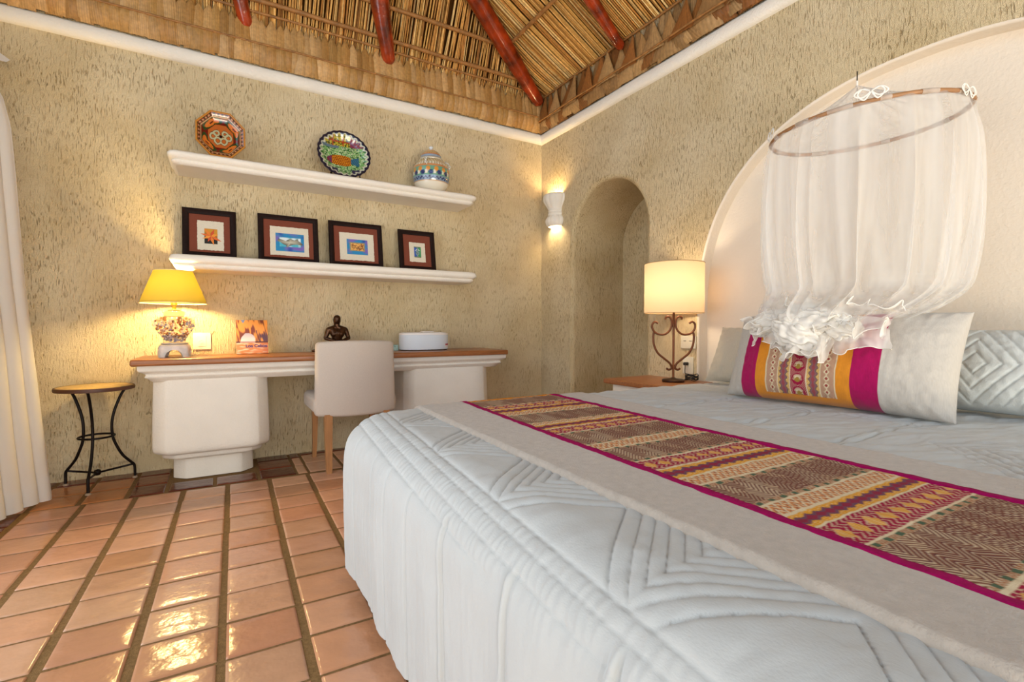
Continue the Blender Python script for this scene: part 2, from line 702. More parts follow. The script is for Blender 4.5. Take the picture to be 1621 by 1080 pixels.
def build_ceiling():
    rng = random.Random(11)
    top = 4.6
    b = MB()
    zt = top + .05
    xr, yb = -(zt - Z0) / SR, -(zt - Z0) / SB
    d = .05
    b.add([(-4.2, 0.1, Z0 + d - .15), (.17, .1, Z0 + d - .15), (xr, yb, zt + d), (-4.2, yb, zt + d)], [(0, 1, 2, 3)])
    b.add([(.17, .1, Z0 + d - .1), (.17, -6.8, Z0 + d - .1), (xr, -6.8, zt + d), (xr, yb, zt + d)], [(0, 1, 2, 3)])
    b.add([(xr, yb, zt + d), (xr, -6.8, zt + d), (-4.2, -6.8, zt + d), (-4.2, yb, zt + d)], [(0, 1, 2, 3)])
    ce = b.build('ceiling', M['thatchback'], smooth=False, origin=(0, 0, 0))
    tag(ce, kind='structure')
    cols = ['#ecb868', '#dfa452', '#f3cb84', '#c98c40', '#e6b05c', '#b97c36', '#efc276']
    t = MB()

    def strand(p0, p1, r, sag, c):
        n = 5
        pts = []
        p0, p1 = Vector(p0), Vector(p1)
        for i in range(n + 1):
            u = i / n
            p = p0.lerp(p1, u)
            p += Vector((sag[0] * math.sin(PI * u), sag[1] * math.sin(PI * u), sag[2] * math.sin(PI * u)))
            pts.append(p)
        t.tube(pts, r, seg=4, caps=False, col=c, flat=.55)
    # right slope: strands run down the slope, quite orderly
    y = 0.0
    while y > -4.2:
        y -= rng.uniform(.013, .020)
        xhip = y / HK        # x at the hip for this y
        x_top = max(-1.9, xhip)
        if x_top > -.04: continue
        c = tint(lin(rng.choice(cols)), rng.uniform(.75, 1.2))
        dz = rng.uniform(-.006, .008)
        dy = rng.uniform(-.012, .012)
        fan = .10 * smoothstep(-1.2, 0, y) * (-x_top)
        strand((0.02, y, Z0 + dz), (x_top, y + dy - fan * .0, Z0 - SR * x_top + dz), rng.uniform(.0085, .0125),
               (0, .03 + rng.uniform(-.008, .008), rng.uniform(-.006, .004)), c)
    # back slope: looser strands
    x = -4.1
    while x < 0:
        x += rng.uniform(.006, .015)
        yh = x * HK
        y_top = max(-.95, yh)
        if y_top > -.02: continue
        c = tint(lin(rng.choice(cols)), rng.uniform(.6, 1.2))
        dz = rng.uniform(-.012, .012)
        lean = rng.uniform(-.03, .03) + .16 * smoothstep(-1.4, -.1, x) * (-y_top)
        strand((x, 0.0, Z0 + dz - .03), (x - lean * 1.2, y_top, Z0 - SB * y_top + dz), rng.uniform(.006, .013),
               (rng.uniform(-.012, .012), 0, rng.uniform(-.01, .006)), c)
    o = t.build('thatch_strands', M['thatch'], ce, colors=True, origin=(0, 0, 0), angle=180)
    tag(o, kind='stuff')

    # palm leaf fringe: folded leaves over the wall head
    def leafpoint(wall, s_, z, d):
        return (s_, -d, z) if wall == 'b' else (-d, s_, z)
    # back wall : rounded overlapping lobes, lower bulging row
    t = MB()
    lc = ['#c69a60', '#cda168', '#bb8e50', '#d3a870', '#b38448', '#c29458']

    def lobe(tb, wall, s0, s1, z0, z1, d0, dm, d1, c, point=False, skew=0.0, square=False):
        nu, nv = 15, 9
        P, C = [], []
        for i in range(nu):
            u = i / (nu - 1)
            row, cr = [], []
            for j in range(nv):
                v = j / (nv - 1)
                if square:
                    wv = 1 + .15 * v
                elif point:
                    wv = (1 - v) ** 1.05 * .98 + .02
                else:
                    wv = math.sqrt(max(.02, 1 - smoothstep(.45, 1.0, v) ** 2 * .97))
                m = (s0 + s1) / 2 + skew * v
                sx = m + (u - .5) * (s1 - s0) * wv
                z = z0 + (z1 - z0) * v
                d = d0 * (1 - v) ** 2 + dm * 2 * v * (1 - v) + d1 * v * v
                d += .011 * math.sin(PI * u) + .0025 * math.sin(u * 34 + s0 * 90)
                row.append(leafpoint(wall, sx, z, d))
                k = .84 + .30 * (.5 + .5 * math.sin(u * 44 + s0 * 50)) - (.25 if u in (0, 1) else 0)
                cr.append(tuple(q * k for q in c))
            P.append(row)
            C.append(cr)
        tb.grid(P, col=C)
    s_ = -4.0
    while s_ < -.03:
        wd = rng.uniform(.036, .062)
        c = tint(lin(rng.choice(lc)), rng.uniform(.85, 1.15))
        lobe(t, 'b', s_ - .012, s_ + wd + .012, 2.90, 3.12 + rng.uniform(-.02, .02), .062, .05, .02 + rng.uniform(0, .015), c, skew=rng.uniform(-.01, .01))
        c = tint(lin(rng.choice(lc)), rng.uniform(.85, 1.15))
        lobe(t, 'b', s_ - .006, s_ + wd + .010, 2.935, 2.792 + rng.uniform(-.006, .006), .065, .095, .030 + rng.uniform(-.01, .008), c, skew=rng.uniform(-.012, .012), square=True)
        s_ += wd
    # backing strip
    o = t.build('palm_leaf_fringe', M['leaf'], colors=True, angle=180)
    tag(o, 'folded dry palm leaf fringe in rounded lobes above the desk wall', 'palm fringe', kind='stuff')
    t = MB()
    s_ = -.02
    k = 0
    lc2 = ['#ac8250', '#b88c56', '#c29862', '#98622e', '#aa6c34', '#c69c66']
    while s_ > -6.0:
        wd = rng.uniform(.10, .17)
        c = tint(lin(rng.choice(lc2)), rng.uniform(.85, 1.12))
        dd = .0 if k % 2 else .024
        lobe(t, 'r', s_ + .03, s_ - wd - .05, 2.862, 3.115 + rng.uniform(-.04, .015), .055 + dd, .035 + dd, .02 + dd * .5, c, point=True, skew=rng.uniform(-.03, .03))
        s_ -= wd * .82
        k += 1
    s_ = -.02
    while s_ > -6.0:
        wd = rng.uniform(.06, .15)
        c = tint(lin(rng.choice(lc2)), rng.uniform(.6, .95))
        lobe(t, 'r', s_ + .02, s_ - wd - .03, 2.872, 2.797 + rng.uniform(-.012, .012), .058 + rng.uniform(0, .012), .062, .030 + rng.uniform(-.012, .012), c, skew=rng.uniform(-.07, .07), square=True)
        s_ -= wd * .8
    # straight flat leaves behind the fans
    s_ = -.0
    while s_ > -6.0:
        c = tint(lin(rng.choice(lc2)), rng.uniform(.6, .85))
        lobe(t, 'r', s_ + .02, s_ - .09, 2.80, 3.14, .015, .02, .012, c, skew=rng.uniform(-.03, .03))
        s_ -= .07
    o = t.build('palm_leaf_fringe', M['leaf'], colors=True, angle=180)
    tag(o, 'fan-shaped dry palm leaf fringe pointing up above the bed wall', 'palm fringe', kind='stuff')

    # thin canes
    def cane(name, pts, r, label, grp, amp=.004):
        q = []
        P = [Vector(p) for p in pts]
        L_ = (P[-1] - P[0]).length
        n = max(6, int(L_ / .05))
        for i in range(n + 1):
            p = P[0].lerp(P[-1], i / n)
            p += Vector((nz3(p.x * 3, p.y * 3, 1.3), nz3(p.x * 3, p.y * 3, 7.3), nz3(p.x * 2.5, p.y * 2.5, 3.1))) * amp * 2
            q.append(p)
        rs = [r * (1.12 if i % 9 == 0 else 1) for i in range(len(q))]
        b = MB().tube(q, rs, seg=8)
        o = b.build(name, M['pole'], angle=180)
        return tag(o, label, 'roof cane', grp)
    cane('cane_batten', [(-3.95, -.05, 3.150), (-.09, -.05, 3.150)], .010, 'lowest thin cane just above the leaf fringe over the desk wall', 'roof canes')
    cane('cane_batten', [(-3.95, -.10, 3.205), (-.28, -.10, 3.205)], .016, 'middle cane of the desk-side thatch, thicker than the one under it', 'roof canes')
    cane('cane_batten', [(-3.95, -.215, 3.385), (-.56, -.215, 3.385)], .016, 'upper cane of the desk-side thatch, meeting the red hip log highest', 'roof canes')
    cane('cane_batten', [(-.515, -.16, 3.385), (-.515, -5.9, 3.385)], .015, 'cane crossing the straight strands of the bed-side thatch', 'roof canes')
    cane('fringe_cane', [(-3.95, -.082, 2.922), (-.05, -.082, 2.925)], .007, 'slender cane pinning the rounded leaf fringe over the desk wall', 'roof canes', .003)
    cane('fringe_cane', [(-.095, -.06, 2.885), (-.095, -5.9, 2.862)], .007, 'slender cane pinning the fan leaf fringe over the bed wall', 'roof canes', .006)
    cane('fringe_cane', [(-.035, -.06, 3.118), (-.035, -5.9, 3.118)], .008, 'cane at the foot of the bed-side thatch, above the fan leaves', 'roof canes', .003)

    def rafter(p0, p1, r0, r1, ext, label):
        p0, p1 = Vector(p0), Vector(p1)
        d = (p1 - p0).normalized()
        q, rs = [], []
        n = 26
        for i in range(n + 1):
            u = i / n
            p = p0 + d * ext * u
            p += Vector((nz3(u * 2 + p0.x, 0, 2), nz3(u * 2 + p0.x, 4, 2), 0)) * .02
            q.append(p)
            rr = r0 + (r1 - r0) * min(1, u * ext / .5)
            rs.append(rr)
        # rounded lower end
        e = [q[0] - d * (r0 * k_) for k_ in (.75, .5, .22)]
        q = e + q
        rs = [r0 * .35, r0 * .72, r0 * .93] + rs
        b = MB().tube(q, rs, seg=20)
        o = b.build('roof_rafter', M['redwood'], angle=180)
        tag(o, label, 'rafter', 'red roof rafters')
    rafter((-2.509, -.02, 3.06), (-2.549, -.104, 3.196), .045, .058, 1.5, 'short red varnished log rafter nearest the left corner, above the octagonal plate')
    rafter((-1.512, -.035, 3.085), (-1.64, -.255, 3.415), .052, .080, 1.3, 'thick red varnished log rafter ending above the lidded jar')
    rafter((-.095, -.075, 3.075), (-.095 - .6 * .9, -.075 - .6 * .9 * .40, 3.075 + .6 * .9 * .6), .055, .074, 2.2, 'long red varnished hip log running down into the room corner')
    rafter((-.06, -1.139, 3.08), (-.39, -1.195, 3.278), .036, .05, 2.2, 'slim red varnished log rafter above the arched niche')


build_ceiling()


# ------------------------------------------------------------------ bed
BX0, BX1, BY0, BY1, BR, BZ = .04, -2.305, -1.995, -3.96, .15, .622   # head, foot, far side, near side
DROP = .60


def gseam(d, w=.005):
    return math.exp(-(d / w) ** 2)


def puff(f, p=.42):
    """0 in the stitched valley, 1 between"""
    return abs(math.sin(PI * f)) ** p


def quilt_h(x, y):
    """relief of the quilting at cloth coordinates (x towards foot is negative)"""
    g = 0.0
    uu = x - (-2.168 - .075 * (-(y + 2.3)))          # >0 inside of the inner seam
    n1 = nz3(x * 20, y * 30, 0)
    lines = (0.0, -.028, -.066, -.104)
    if -.104 < uu <= 0:
        for i in range(3):
            if lines[i + 1] < uu <= lines[i]:
                f = (lines[i] - uu) / (lines[i] - lines[i + 1])
                g += (.0042, .0052, .0050)[i] * puff(f, .30) * (1 + .22 * math.sin(y * (260, 310, 280)[i] + 4 * n1 + i))
    elif uu <= -.104:
        g += .0055 * (1 - math.exp(-(-.104 - uu) / .006))
    inside = uu > 0
    if inside and x < -1.25:
        per = .384
        k = (y + 2.735) / per
        d = abs(k - round(k)) * per
        m = uu - 1.15 * d
        edge = 1 - math.exp(-uu / .006)
        if m > 0:
            f = (m / .037) % 1.0
            g += (.0080 * puff(f, .30) * (.75 + .25 * f)) * edge + .0008 * nz3(x * 60, y * 60, 2)
        elif m > -.046:
            g += .0072 * puff((m + .046) / .046, .30) * edge
        else:
            g += .0072 * (1 - math.exp((m + .046) / .006)) * edge
    elif inside:
        g += .006
    # head side seams
    if x > -1.3:
        for y0 in (-2.55, -2.92, -3.23):
            for dy in (0, .03):
                if x < -.69:
                    g -= .0085 * gseam(abs(y - y0 + dy), .0050)
        if -3.3 < y < -2.0:
            g -= .005 * gseam(abs(x + .70), .0045) + .005 * gseam(abs(x + .73), .0045)
        if y < -3.36:
            a = abs((x + .98)) * .9 + abs(y + 3.93)
            if .31 < a < .55:
                g += .007 * (puff((a - .31) / .04) - 1)
    # soft wrinkles
    g += .0035 * nz3(x * 4, y * 6, 7) + .0020 * nz3(x * 14, y * 22, 3) + .0008 * nz3(x * 40, y * 70, 5)
    if x > -1.3:
        g += .010 * nz3(x * 5, y * 9 + x * 8, 9) + .006 * nz3(x * 8, y * 30 + x * 12, 9) + .002 * nz3(x * 25, y * 60 + x * 20, 9)
    return g


def skirt_h(t, D):
    """relief of the hanging skirt: t arclength along outline, D distance over the edge"""
    g = 0
    hang = smoothstep(.12, .35, D)
    for t0, dbl in SEAMS:
        for o_ in ((-.011, .011) if dbl else (0,)):
            g -= .008 * math.exp(-abs(t - t0 - o_) / .0035) * smoothstep(.12, .17, D)
        if dbl:
            g += .006 * gseam(abs(t - t0), .009) * smoothstep(.12, .17, D)
    g += hang * (.006 * math.sin(t * 11 + 1.3 * math.sin(t * 5)) + .002 * math.sin(t * 31 + 2))
    g += hang * (.004 * nz3(t * 11, D * 3, 1) + .0016 * nz3(t * 60, D * 12, 1)) + .0016 * nz3(t * 25, D * 22, 6)
    return g


SEAMS = []


def bed_top_z(x, y):
    return BZ + .004 * math.sin((y + 1.98) * 1.6) - .002


def drape(x, y, off=0.0):
    """map cloth coordinates to the bed: top, rolling over far side / foot"""
    qx = max(BX1 + BR, min(BX0, x))
    qy = max(BY1 + BR, min(BY0 - BR, y))
    dx, dy = x - qx, y - qy
    D = math.hypot(dx, dy)
    z0 = bed_top_z(qx, qy)
    if D < 1e-9:
        return Vector((x, y, z0 + off)), 0.0
    nx, ny = dx / D, dy / D
    a = min(D / BR, PI / 2)
    h = (BR + off) * math.sin(a)
    z = z0 - BR + (BR + off) * math.cos(a)
    if D > BR * PI / 2:
        z -= D - BR * PI / 2
    return Vector((qx + nx * h, qy + ny * h, z)), D


def build_bed():
    # frame and mattress below the coverlet
    bed = thing('bed', 'large bed against the white arched alcove, mostly under a quilt', 'bed', (-1.15, -2.97, 0))
    b = MB().rbox((-1.09, -2.97, .16), (2.20, 1.76, .28), .02)
    b.build('bed_base', M['white'], bed)
    b = MB().rbox((-1.09, -2.97, .440), (2.20, 1.80, .270), .12, n=6)
    b.build('mattress', M['linen'], bed)

    cm = mat('quilted_cotton', '#bcbfbe', 0.85, spec=0.2, var=0.06, vscale=5, bump=0.0005, bscale=330, stretch=(1, .55, 1), sheen=0.15)
    t = MB()
    step = .0034
    # top field
    x0, x1 = BX0, BX1 + BR
    y0, y1 = BY0 - BR, BY1 + BR
    nx, ny = int(abs(x1 - x0) / step), int(abs(y1 - y0) / step)
    xs = []
    q = x0
    while q > x1 + .001:
        xs.append(q)
        q -= .0026 if q < -1.97 else (.012 if q < -1.36 else .0075)
    xs.append(x1)
    nx = len(xs) - 1
    ys = [y0 + (y1 - y0) * j / ny for j in range(ny + 1)]
    P = [[(x, y, bed_top_z(x, y) + quilt_h(x, y)) for y in ys] for x in xs]
    t.grid(P, flip=True)
    # outline: head-far -> foot-far corner -> foot-near -> head-near (D measured outward)
    path = []
    for i in range(nx + 1):
        path.append((xs[i], y0, (0, 1), False))
    nc = 26
    for k in range(1, nc):
        a = PI / 2 * k / nc
        path.append((x1, y0, (-math.sin(a), math.cos(a)), True))
    for j in range(ny + 1):
        path.append((x1, ys[j], (-1, 0), False))
    for k in range(1, nc):
        a = PI / 2 * k / nc
        path.append((x1, y1, (-math.cos(a), -math.sin(a)), True))
    for i in range(nx, -1, -1):
        path.append((xs[i], y1, (0, -1), False))
    # arclength at outer radius
    global SEAMS
    T = []
    acc = 0
    prev = None
    for q in path:
        p = (q[0] + q[2][0] * BR, q[1] + q[2][1] * BR)
        if prev: acc += math.hypot(p[0] - prev[0], p[1] - prev[1])
        T.append(acc)
        prev = p
    t_foot = abs(x1 - x0) + PI / 2 * BR        # arclength where the foot side begins (y = y0)
    SEAMS = []
    for yy, dbl in ((-2.25, False), (-2.47, False), (-2.62, False), (-2.80, False), (-3.01, True), (-3.28, True), (-3.52, True), (-3.75, True)):
        SEAMS.append((t_foot + (y0 - yy), dbl))
    for xx in (-.4, -.75, -1.1, -1.45, -1.8, -2.1):
        SEAMS.append((abs(xx - x0), True))
    Ds = [.0032 * q_ for q_ in range(0, 59)]
    d = Ds[-1]
    while d < DROP + .03:
        d += .016
        Ds.append(d)
    P = []
    for i, (x, y, n_, corner) in enumerate(path):
        row = []
        for D in Ds:
            cx, cy = x + n_[0] * D, y + n_[1] * D
            p, _ = drape(cx, cy)
            a = min(D / BR, PI / 2)
            nrm = Vector((n_[0] * math.sin(a), n_[1] * math.sin(a), math.cos(a)))
            hq = quilt_h(cx, cy) if D < .26 else 0
            wq = 1 - smoothstep(.14, .24, D)
            bulge = .008 * math.sin(PI * min(1, max(0, (D - .05) / .55))) * (1.3 if corner else 1)
            flare = .004 * smoothstep(.2, .6, D)
            hh = hq * wq + skirt_h(T[i], D) + bulge * .6 + (flare if y0 - .001 <= y or corner else flare * .3)
            if D == 0: hh = quilt_h(x, y)
            p = p + nrm * hh
            if p.z < .012: p.z = .012 + .002 * math.sin(T[i] * 50)
            row.append(p)
        # hem unevenness
        P.append(row)
    t.grid(P)
    o = t.build('quilted_bedspread', cm, angle=180)
    tag(o, 'white quilted bedspread with stitched zigzag fans spread over the bed', 'bedspread')
    return bed


build_bed()


# ------------------------------------------------------------------ bed runner
CRM, GLD, PUR, BRN, CREAM, PEACH, GREEN, MAG, ORG = [lin(q) for q in
    ('#9a1a3e', '#d89a2e', '#6e4a5e', '#7d5140', '#d9c9a8', '#cf8a55', '#3c6650', '#a50f55', '#dd8410')]
BANDS = [(-1.70, 'brn'), (-1.95, 'crm'), (-2.03, 'org'), (-2.15, 'brn'), (-2.29, 'crm'), (-2.36, 'gld'), (-2.44, 'pch'), (-2.49, 'brn'), (-2.645, 'pch'), (-2.675, 'gld'), (-2.74, 'crm'),
         (-2.81, 'brn'), (-2.955, 'pch'), (-3.01, 'brn'), (-3.14, 'crm'), (-3.21, 'gld'), (-3.275, 'pch'), (-3.325, 'brn'), (-3.455, 'pch'), (-3.50, 'gld'),
         (-3.55, 'crm'), (-3.62, 'brn'), (-3.765, 'crm'), (-3.80, 'org'), (-9, 'x')]


def tri(x):
    x = x % 1.0
    return 2 * x if x < .5 else 2 - 2 * x


def mixc(a, b, k):
    return tuple(a[i] * (1 - k) + b[i] * k for i in range(3))


def brocade(y, b):
    """b: metres across the runner, y along it"""
    for i in range(len(BANDS) - 1):
        if BANDS[i][0] >= y > BANDS[i + 1][0]:
            y0, y1, kind = BANDS[i][0], BANDS[i + 1][0], BANDS[i][1]
            break
    else:
        return ORG
    v = (y0 - y) / (y0 - y1)
    wd = y0 - y1
    dist = min(y0 - y, y - y1)
    if kind == 'org':
        return mixc(ORG, GLD, .3 if (b * 80) % 1 < .4 else 0)
    if dist < .0035:
        return CREAM
    r = nz3(b * 160, y * 160, 3)
    if kind == 'brn':
        z = tri(b / .058) * .030
        q = ((v * wd - z) / .0105) % 1.0
        c = BRN
        if q < .36: c = mixc(CREAM, BRN, .12)
        elif q > .78: c = lin('#54283a')
        # small broken stitches
        if q < .36 and ((b * 130) % 1.0) < .26: c = BRN
        if dist < .016:
            ph = (b / .040) % 1.0
            if .004 < dist < .014 and abs(ph - .5) < .17: c = GREEN
            else: c = mixc(BRN, CREAM, .75) if (int(b * 240) + int(y * 240)) % 2 else mixc(BRN, PEACH, .5)
        return mixc(c, BRN, .2 + .1 * r)
    if kind == 'crm':
        ph = (b / .048) % 1.0
        dv = abs(v - .5)
        c = CRM
        if abs(ph - .5) * 2 + dv * 2.6 < .72: c = GLD if (int(b * 300) % 2) else mixc(GLD, CREAM, .4)
        elif ((b / .016 + (tri(v * 3))) % 1.0) < .34: c = mixc(CRM, CREAM, .62)
        return c
    if kind == 'gld':
        z = tri(b / .030)
        dv = abs(v - .5) * 2
        c = GLD
        if dv < .30 + .28 * z:
            c = PUR if abs(dv - (.18 + .28 * z)) < .12 else lin('#8c2c44')
        elif ((v * 9 + z) % 1) < .25: c = mixc(GLD, CREAM, .5)
        return c
    if kind == 'pch':
        z = tri(b / .020)
        q = (v * 2.4 - z * .9) % 1.0
        c = PEACH if q > .42 else CREAM
        if q > .82: c = lin('#8d4a3a')
        return c
    return ORG


def build_runner():
    m_linen = mat('runner_linen', '#b8aea3', 0.95, spec=0.1, var=0.14, vscale=60, bump=0.0016, bscale=260, sheen=0.25)
    m_br = mat('woven_brocade', '#ffffff', 0.85, spec=0.15, attr='Col', bump=0.0008, bscale=420)
    m_mag = mat('magenta_cotton', '#a3095a', 0.9, spec=0.12, var=0.25, vscale=90, bump=0.001, bscale=300)
    run = thing('bed_runner', 'wide linen bed runner with magenta edges and woven multicolour brocade centre', 'bed runner', (-1.6, -2.97, .63))

    def strip(name, fx0, fx1, m, off, nx, step, y_end, thick=.006, colf=None, colors=False):
        ys = []
        y = y_end
        while y > BY1 - .04:
            ys.append(y)
            y -= step
        P, C = [], []
        for y in ys:
            xa, xb = fx0(y), fx1(y)
            row, cr = [], []
            for i in range(-2, nx + 3):
                u = max(0, min(1, i / nx))
                x = xa + (xb - xa) * u
                e = min(u, 1 - u) * abs(xb - xa)
                h = off + .0022 * nz3(x * 22, y * 16, 2) + .0016 * nz3(x * 60, y * 50, 2)
                h += thick * min(1, e / .006) ** .5
                if i in (-2, nx + 2): h = -.002
                elif i in (-1, nx + 1): h = off * .5
                p, D = drape(x, y, h)
                row.append(p)
                if colf: cr.append(colf(x, y, u))
            P.append(row)
            if colf: C.append(cr)
        t = MB().grid(P, col=C if colf else None, flip=False)
        return t.build(name, m, run, colors=colors, angle=180)
    k = .05
    fl0 = lambda y: -2.035 + .030 * (y + 2.2)
    fm0 = lambda y: -1.850 + .062 * (y + 2.2)
    fm1 = lambda y: -1.372 + .062 * (y + 2.1)
    fl1 = lambda y: -1.205 + .055 * (y + 2.1)
    strip('linen_border', fl0, lambda y: fm0(y) + .01, m_linen, .010, 30, .008, -1.76, .010)
    strip('linen_border', lambda y: fm1(y) - .01, fl1, m_linen, .010, 24, .008, -1.76, .007)
    strip('magenta_edging', lambda y: fm0(y) - .004, lambda y: fm0(y) + .030, m_mag, .015, 5, .008, -1.765, .006)
    strip('magenta_edging', lambda y: fm1(y) - .025, lambda y: fm1(y) + .004, m_mag, .015, 5, .008, -1.765, .006)
    x_a = lambda y: fm0(y) + .024
    x_b = lambda y: fm1(y) - .022
    strip('brocade_panel', x_a, x_b, m_br, .014, 180, .0026, -1.765, .005, lambda x, y, u: brocade(y, u * .46), True)


build_runner()


# ------------------------------------------------------------------ cushions
def pillow(name, parent, c, W, H, T, axu, axv, mats, colf=None, nu=120, nv=60, pinch=.05, fn=None, quilt=None, e=2.6, back=1.0, colors=False, wr=.004):
    """cushion centred at c; axu along width, axv along height; normal = axu x axv"""
    c = Vector(c)
    U = Vector(axu).normalized()
    V = Vector(axv).normalized()
    Nn = U.cross(V).normalized()
    t = MB()
    for side in (1, -1):
        P, C = [], []
        for i in range(nu + 1):
            u = -1 + 2 * i / nu
            row, cr = [], []
            for j in range(nv + 1):
                v = -1 + 2 * j / nv
                px = u * W / 2 * (1 - pinch * (1 - v * v) * abs(u) ** 3)
                py = v * H / 2 * (1 - pinch * 1.6 * (1 - u * u) ** 1.0 * abs(v) ** 3)
                th = T / 2 * max(0, (1 - abs(u) ** e)) ** .48 * max(0, (1 - abs(v) ** e)) ** .48
                if side < 0: th *= back
                q = 0
                if quilt and side > 0: q = quilt(u * W / 2, v * H / 2)
                edge = min(1, 8 * min(1 - abs(u), 1 - abs(v)))
                wv = wr * nz3(u * W * 9 + c.x * 7, v * H * 9, side) + wr * .6 * nz3(u * W * 24, v * H * 24, side + 5)
                rad = wr * 1.2 * math.sin(u * W * 60) * smoothstep(.75, .98, abs(v)) + wr * math.sin(v * H * 70) * smoothstep(.85, .99, abs(u))
                p = c + U * px + V * py + Nn * (side * (th + (q + wv + rad) * edge))
                if fn: p = fn(p, u, v)
                row.append(p)
                cr.append(colf(u, v, side) if colf else (1, 1, 1))
            P.append(row)
            C.append(cr)
        t.grid(P, col=C, flip=side < 0)
    return t.build(name, mats, parent, colors=colors, angle=180)


def build_cushions():
    lin_m = mat('cushion_linen', '#cac6bd', 0.95, spec=0.1, var=0.10, vscale=260, stretch=(1, 1, .12), bump=0.0008, bscale=420, sheen=0.2, attr='Col')
    G = lin('#bfb9b0')
    # lumbar cushion: colours are functions of the position along it
    edges = [(-2.628, G), (-2.703, MAG), (-2.753, lin('#d98a2c'))]

    def bandcol(u, v, side):
        W = .84
        s = (u + 1) / 2 * W            # metres from the left end
        vv = (v + 1) / 2
        g0, m0, o0, a0, a1, o1, m1 = .098, .174, .222, .229, .498, .552, .640
        if s < g0 or s > m1: return G
        if s < m0 or s > o1: return MAG
        og = lin('#dc8c2a')
        if s < o0 or s > a1 + .004 or vv < .045: return mixc(og, GLD, .15 * ((int(s * 500) + int(vv * 160)) % 2))
        if s < a0 or s > a1: return CREAM
        q = (s - a0) / (a1 - a0)          # 0..1 over the brocade
        y = vv * .37
        q = q if q < .5 else 1 - q
        d = q * (a1 - a0)                  # metres from brocade edge
        if abs(d - .050) < .002 or abs(d - .101) < .002: return CREAM
        if d < .050:
            e = abs(d - .026)
            dm = abs(((y / .024) % 1) - .5)
            if e < .012 and e / .012 + dm * 1.9 < 1.0:
                return lin('#9a4038') if (e / .012 + dm * 1.9) < .5 else CREAM
            return lin('#a4644e') if ((int(y * 380) + int(d * 420)) % 2) else mixc(CREAM, lin('#a4644e'), .3)
        if d < .101:
            z = tri(y / .022)
            e = abs(d - .0755)
            if e < .006 + .009 * z: return lin('#8a5f66') if e > .002 + .005 * z else lin('#9a4a50')
            if e < .010 + .009 * z: return lin('#6f6058')
            return lin('#cfa45a') if ((y * 90 + d * 120) % 1) > .3 else mixc(lin('#cfa45a'), CREAM, .5)
        e = abs(d - .134)
        dm = ((y / .050) % 1) - .5
        rr = math.hypot(e / .026, dm / .48)
        if rr < .28: return lin('#a08038')
        if rr < .5: return CREAM if int((math.atan2(dm, e + 1e-6) + 4) * 5) % 2 else lin('#a08038')
        if rr < .72: return CRM if int((math.atan2(dm, e + 1e-6) + 4) * 7) % 2 else mixc(CRM, CREAM, .7)
        if rr < .92: return CRM
        return CRM if ((int(y * 420) + int(d * 420)) % 3) else mixc(CRM, CREAM, .6)
    # y of left edge/right edge at the base and top; leaning towards the wall
    cu = Vector((-.565, -2.912, .812))
    axv = Vector((.36, 0.0, 1.0))
    axu = Vector((0, -1, 0))
    c = thing('lumbar_cushion', 'long lumbar cushion with magenta, orange and brocade stripes at the bed head', 'cushion', (cu.x, cu.y, .625))
    pillow('cushion_cover', c, cu, .84, .392, .235, axu, axv, lin_m, bandcol, nu=380, nv=180, pinch=.035, colors=True, wr=.0035)

    gm = mat('pillow_linen', '#c2baa9', 0.95, spec=0.1, var=0.08, vscale=200, stretch=(1, 1, .2), bump=0.0008, bscale=400, sheen=0.2)
    p = pillow('linen_pillow', None, (-.215, -2.475, .79), .74, .345, .16, (0, -1, 0), (.50, 0, 1), gm, nu=60, nv=40, pinch=.05, wr=.006)
    tag(p, 'plain grey linen pillow leaning on the alcove wall, behind the striped cushion', 'pillow')

    def q(a, b):
        d = abs(a + .02) * 1.0 + 0
        m = abs(b) * .80 + abs(a + .13)
        g = 0
        for k in range(0, 9):
            g -= .004 * gseam(abs(m - (.035 + .042 * k)) / 1.2, .003)
        g += .0022 * abs(math.sin(PI * (m - .035) / .042))
        g += .0018 * nz3(a * 50, b * 50, 1)
        return g
    sm = mat('quilted_sham', '#cfd3d0', 0.85, spec=0.2, var=0.06, vscale=6, bump=0.001, bscale=300, sheen=0.1)
    p = pillow('quilted_pillow', None, (-.27, -3.42, .785), .86, .325, .17, (0, -1, 0), (.42, 0, 1), sm, nu=220, nv=100, pinch=.03, quilt=q, wr=.003)
    tag(p, 'white pillow sham quilted in nested diamonds, at the right end of the bed head', 'pillow')


build_cushions()


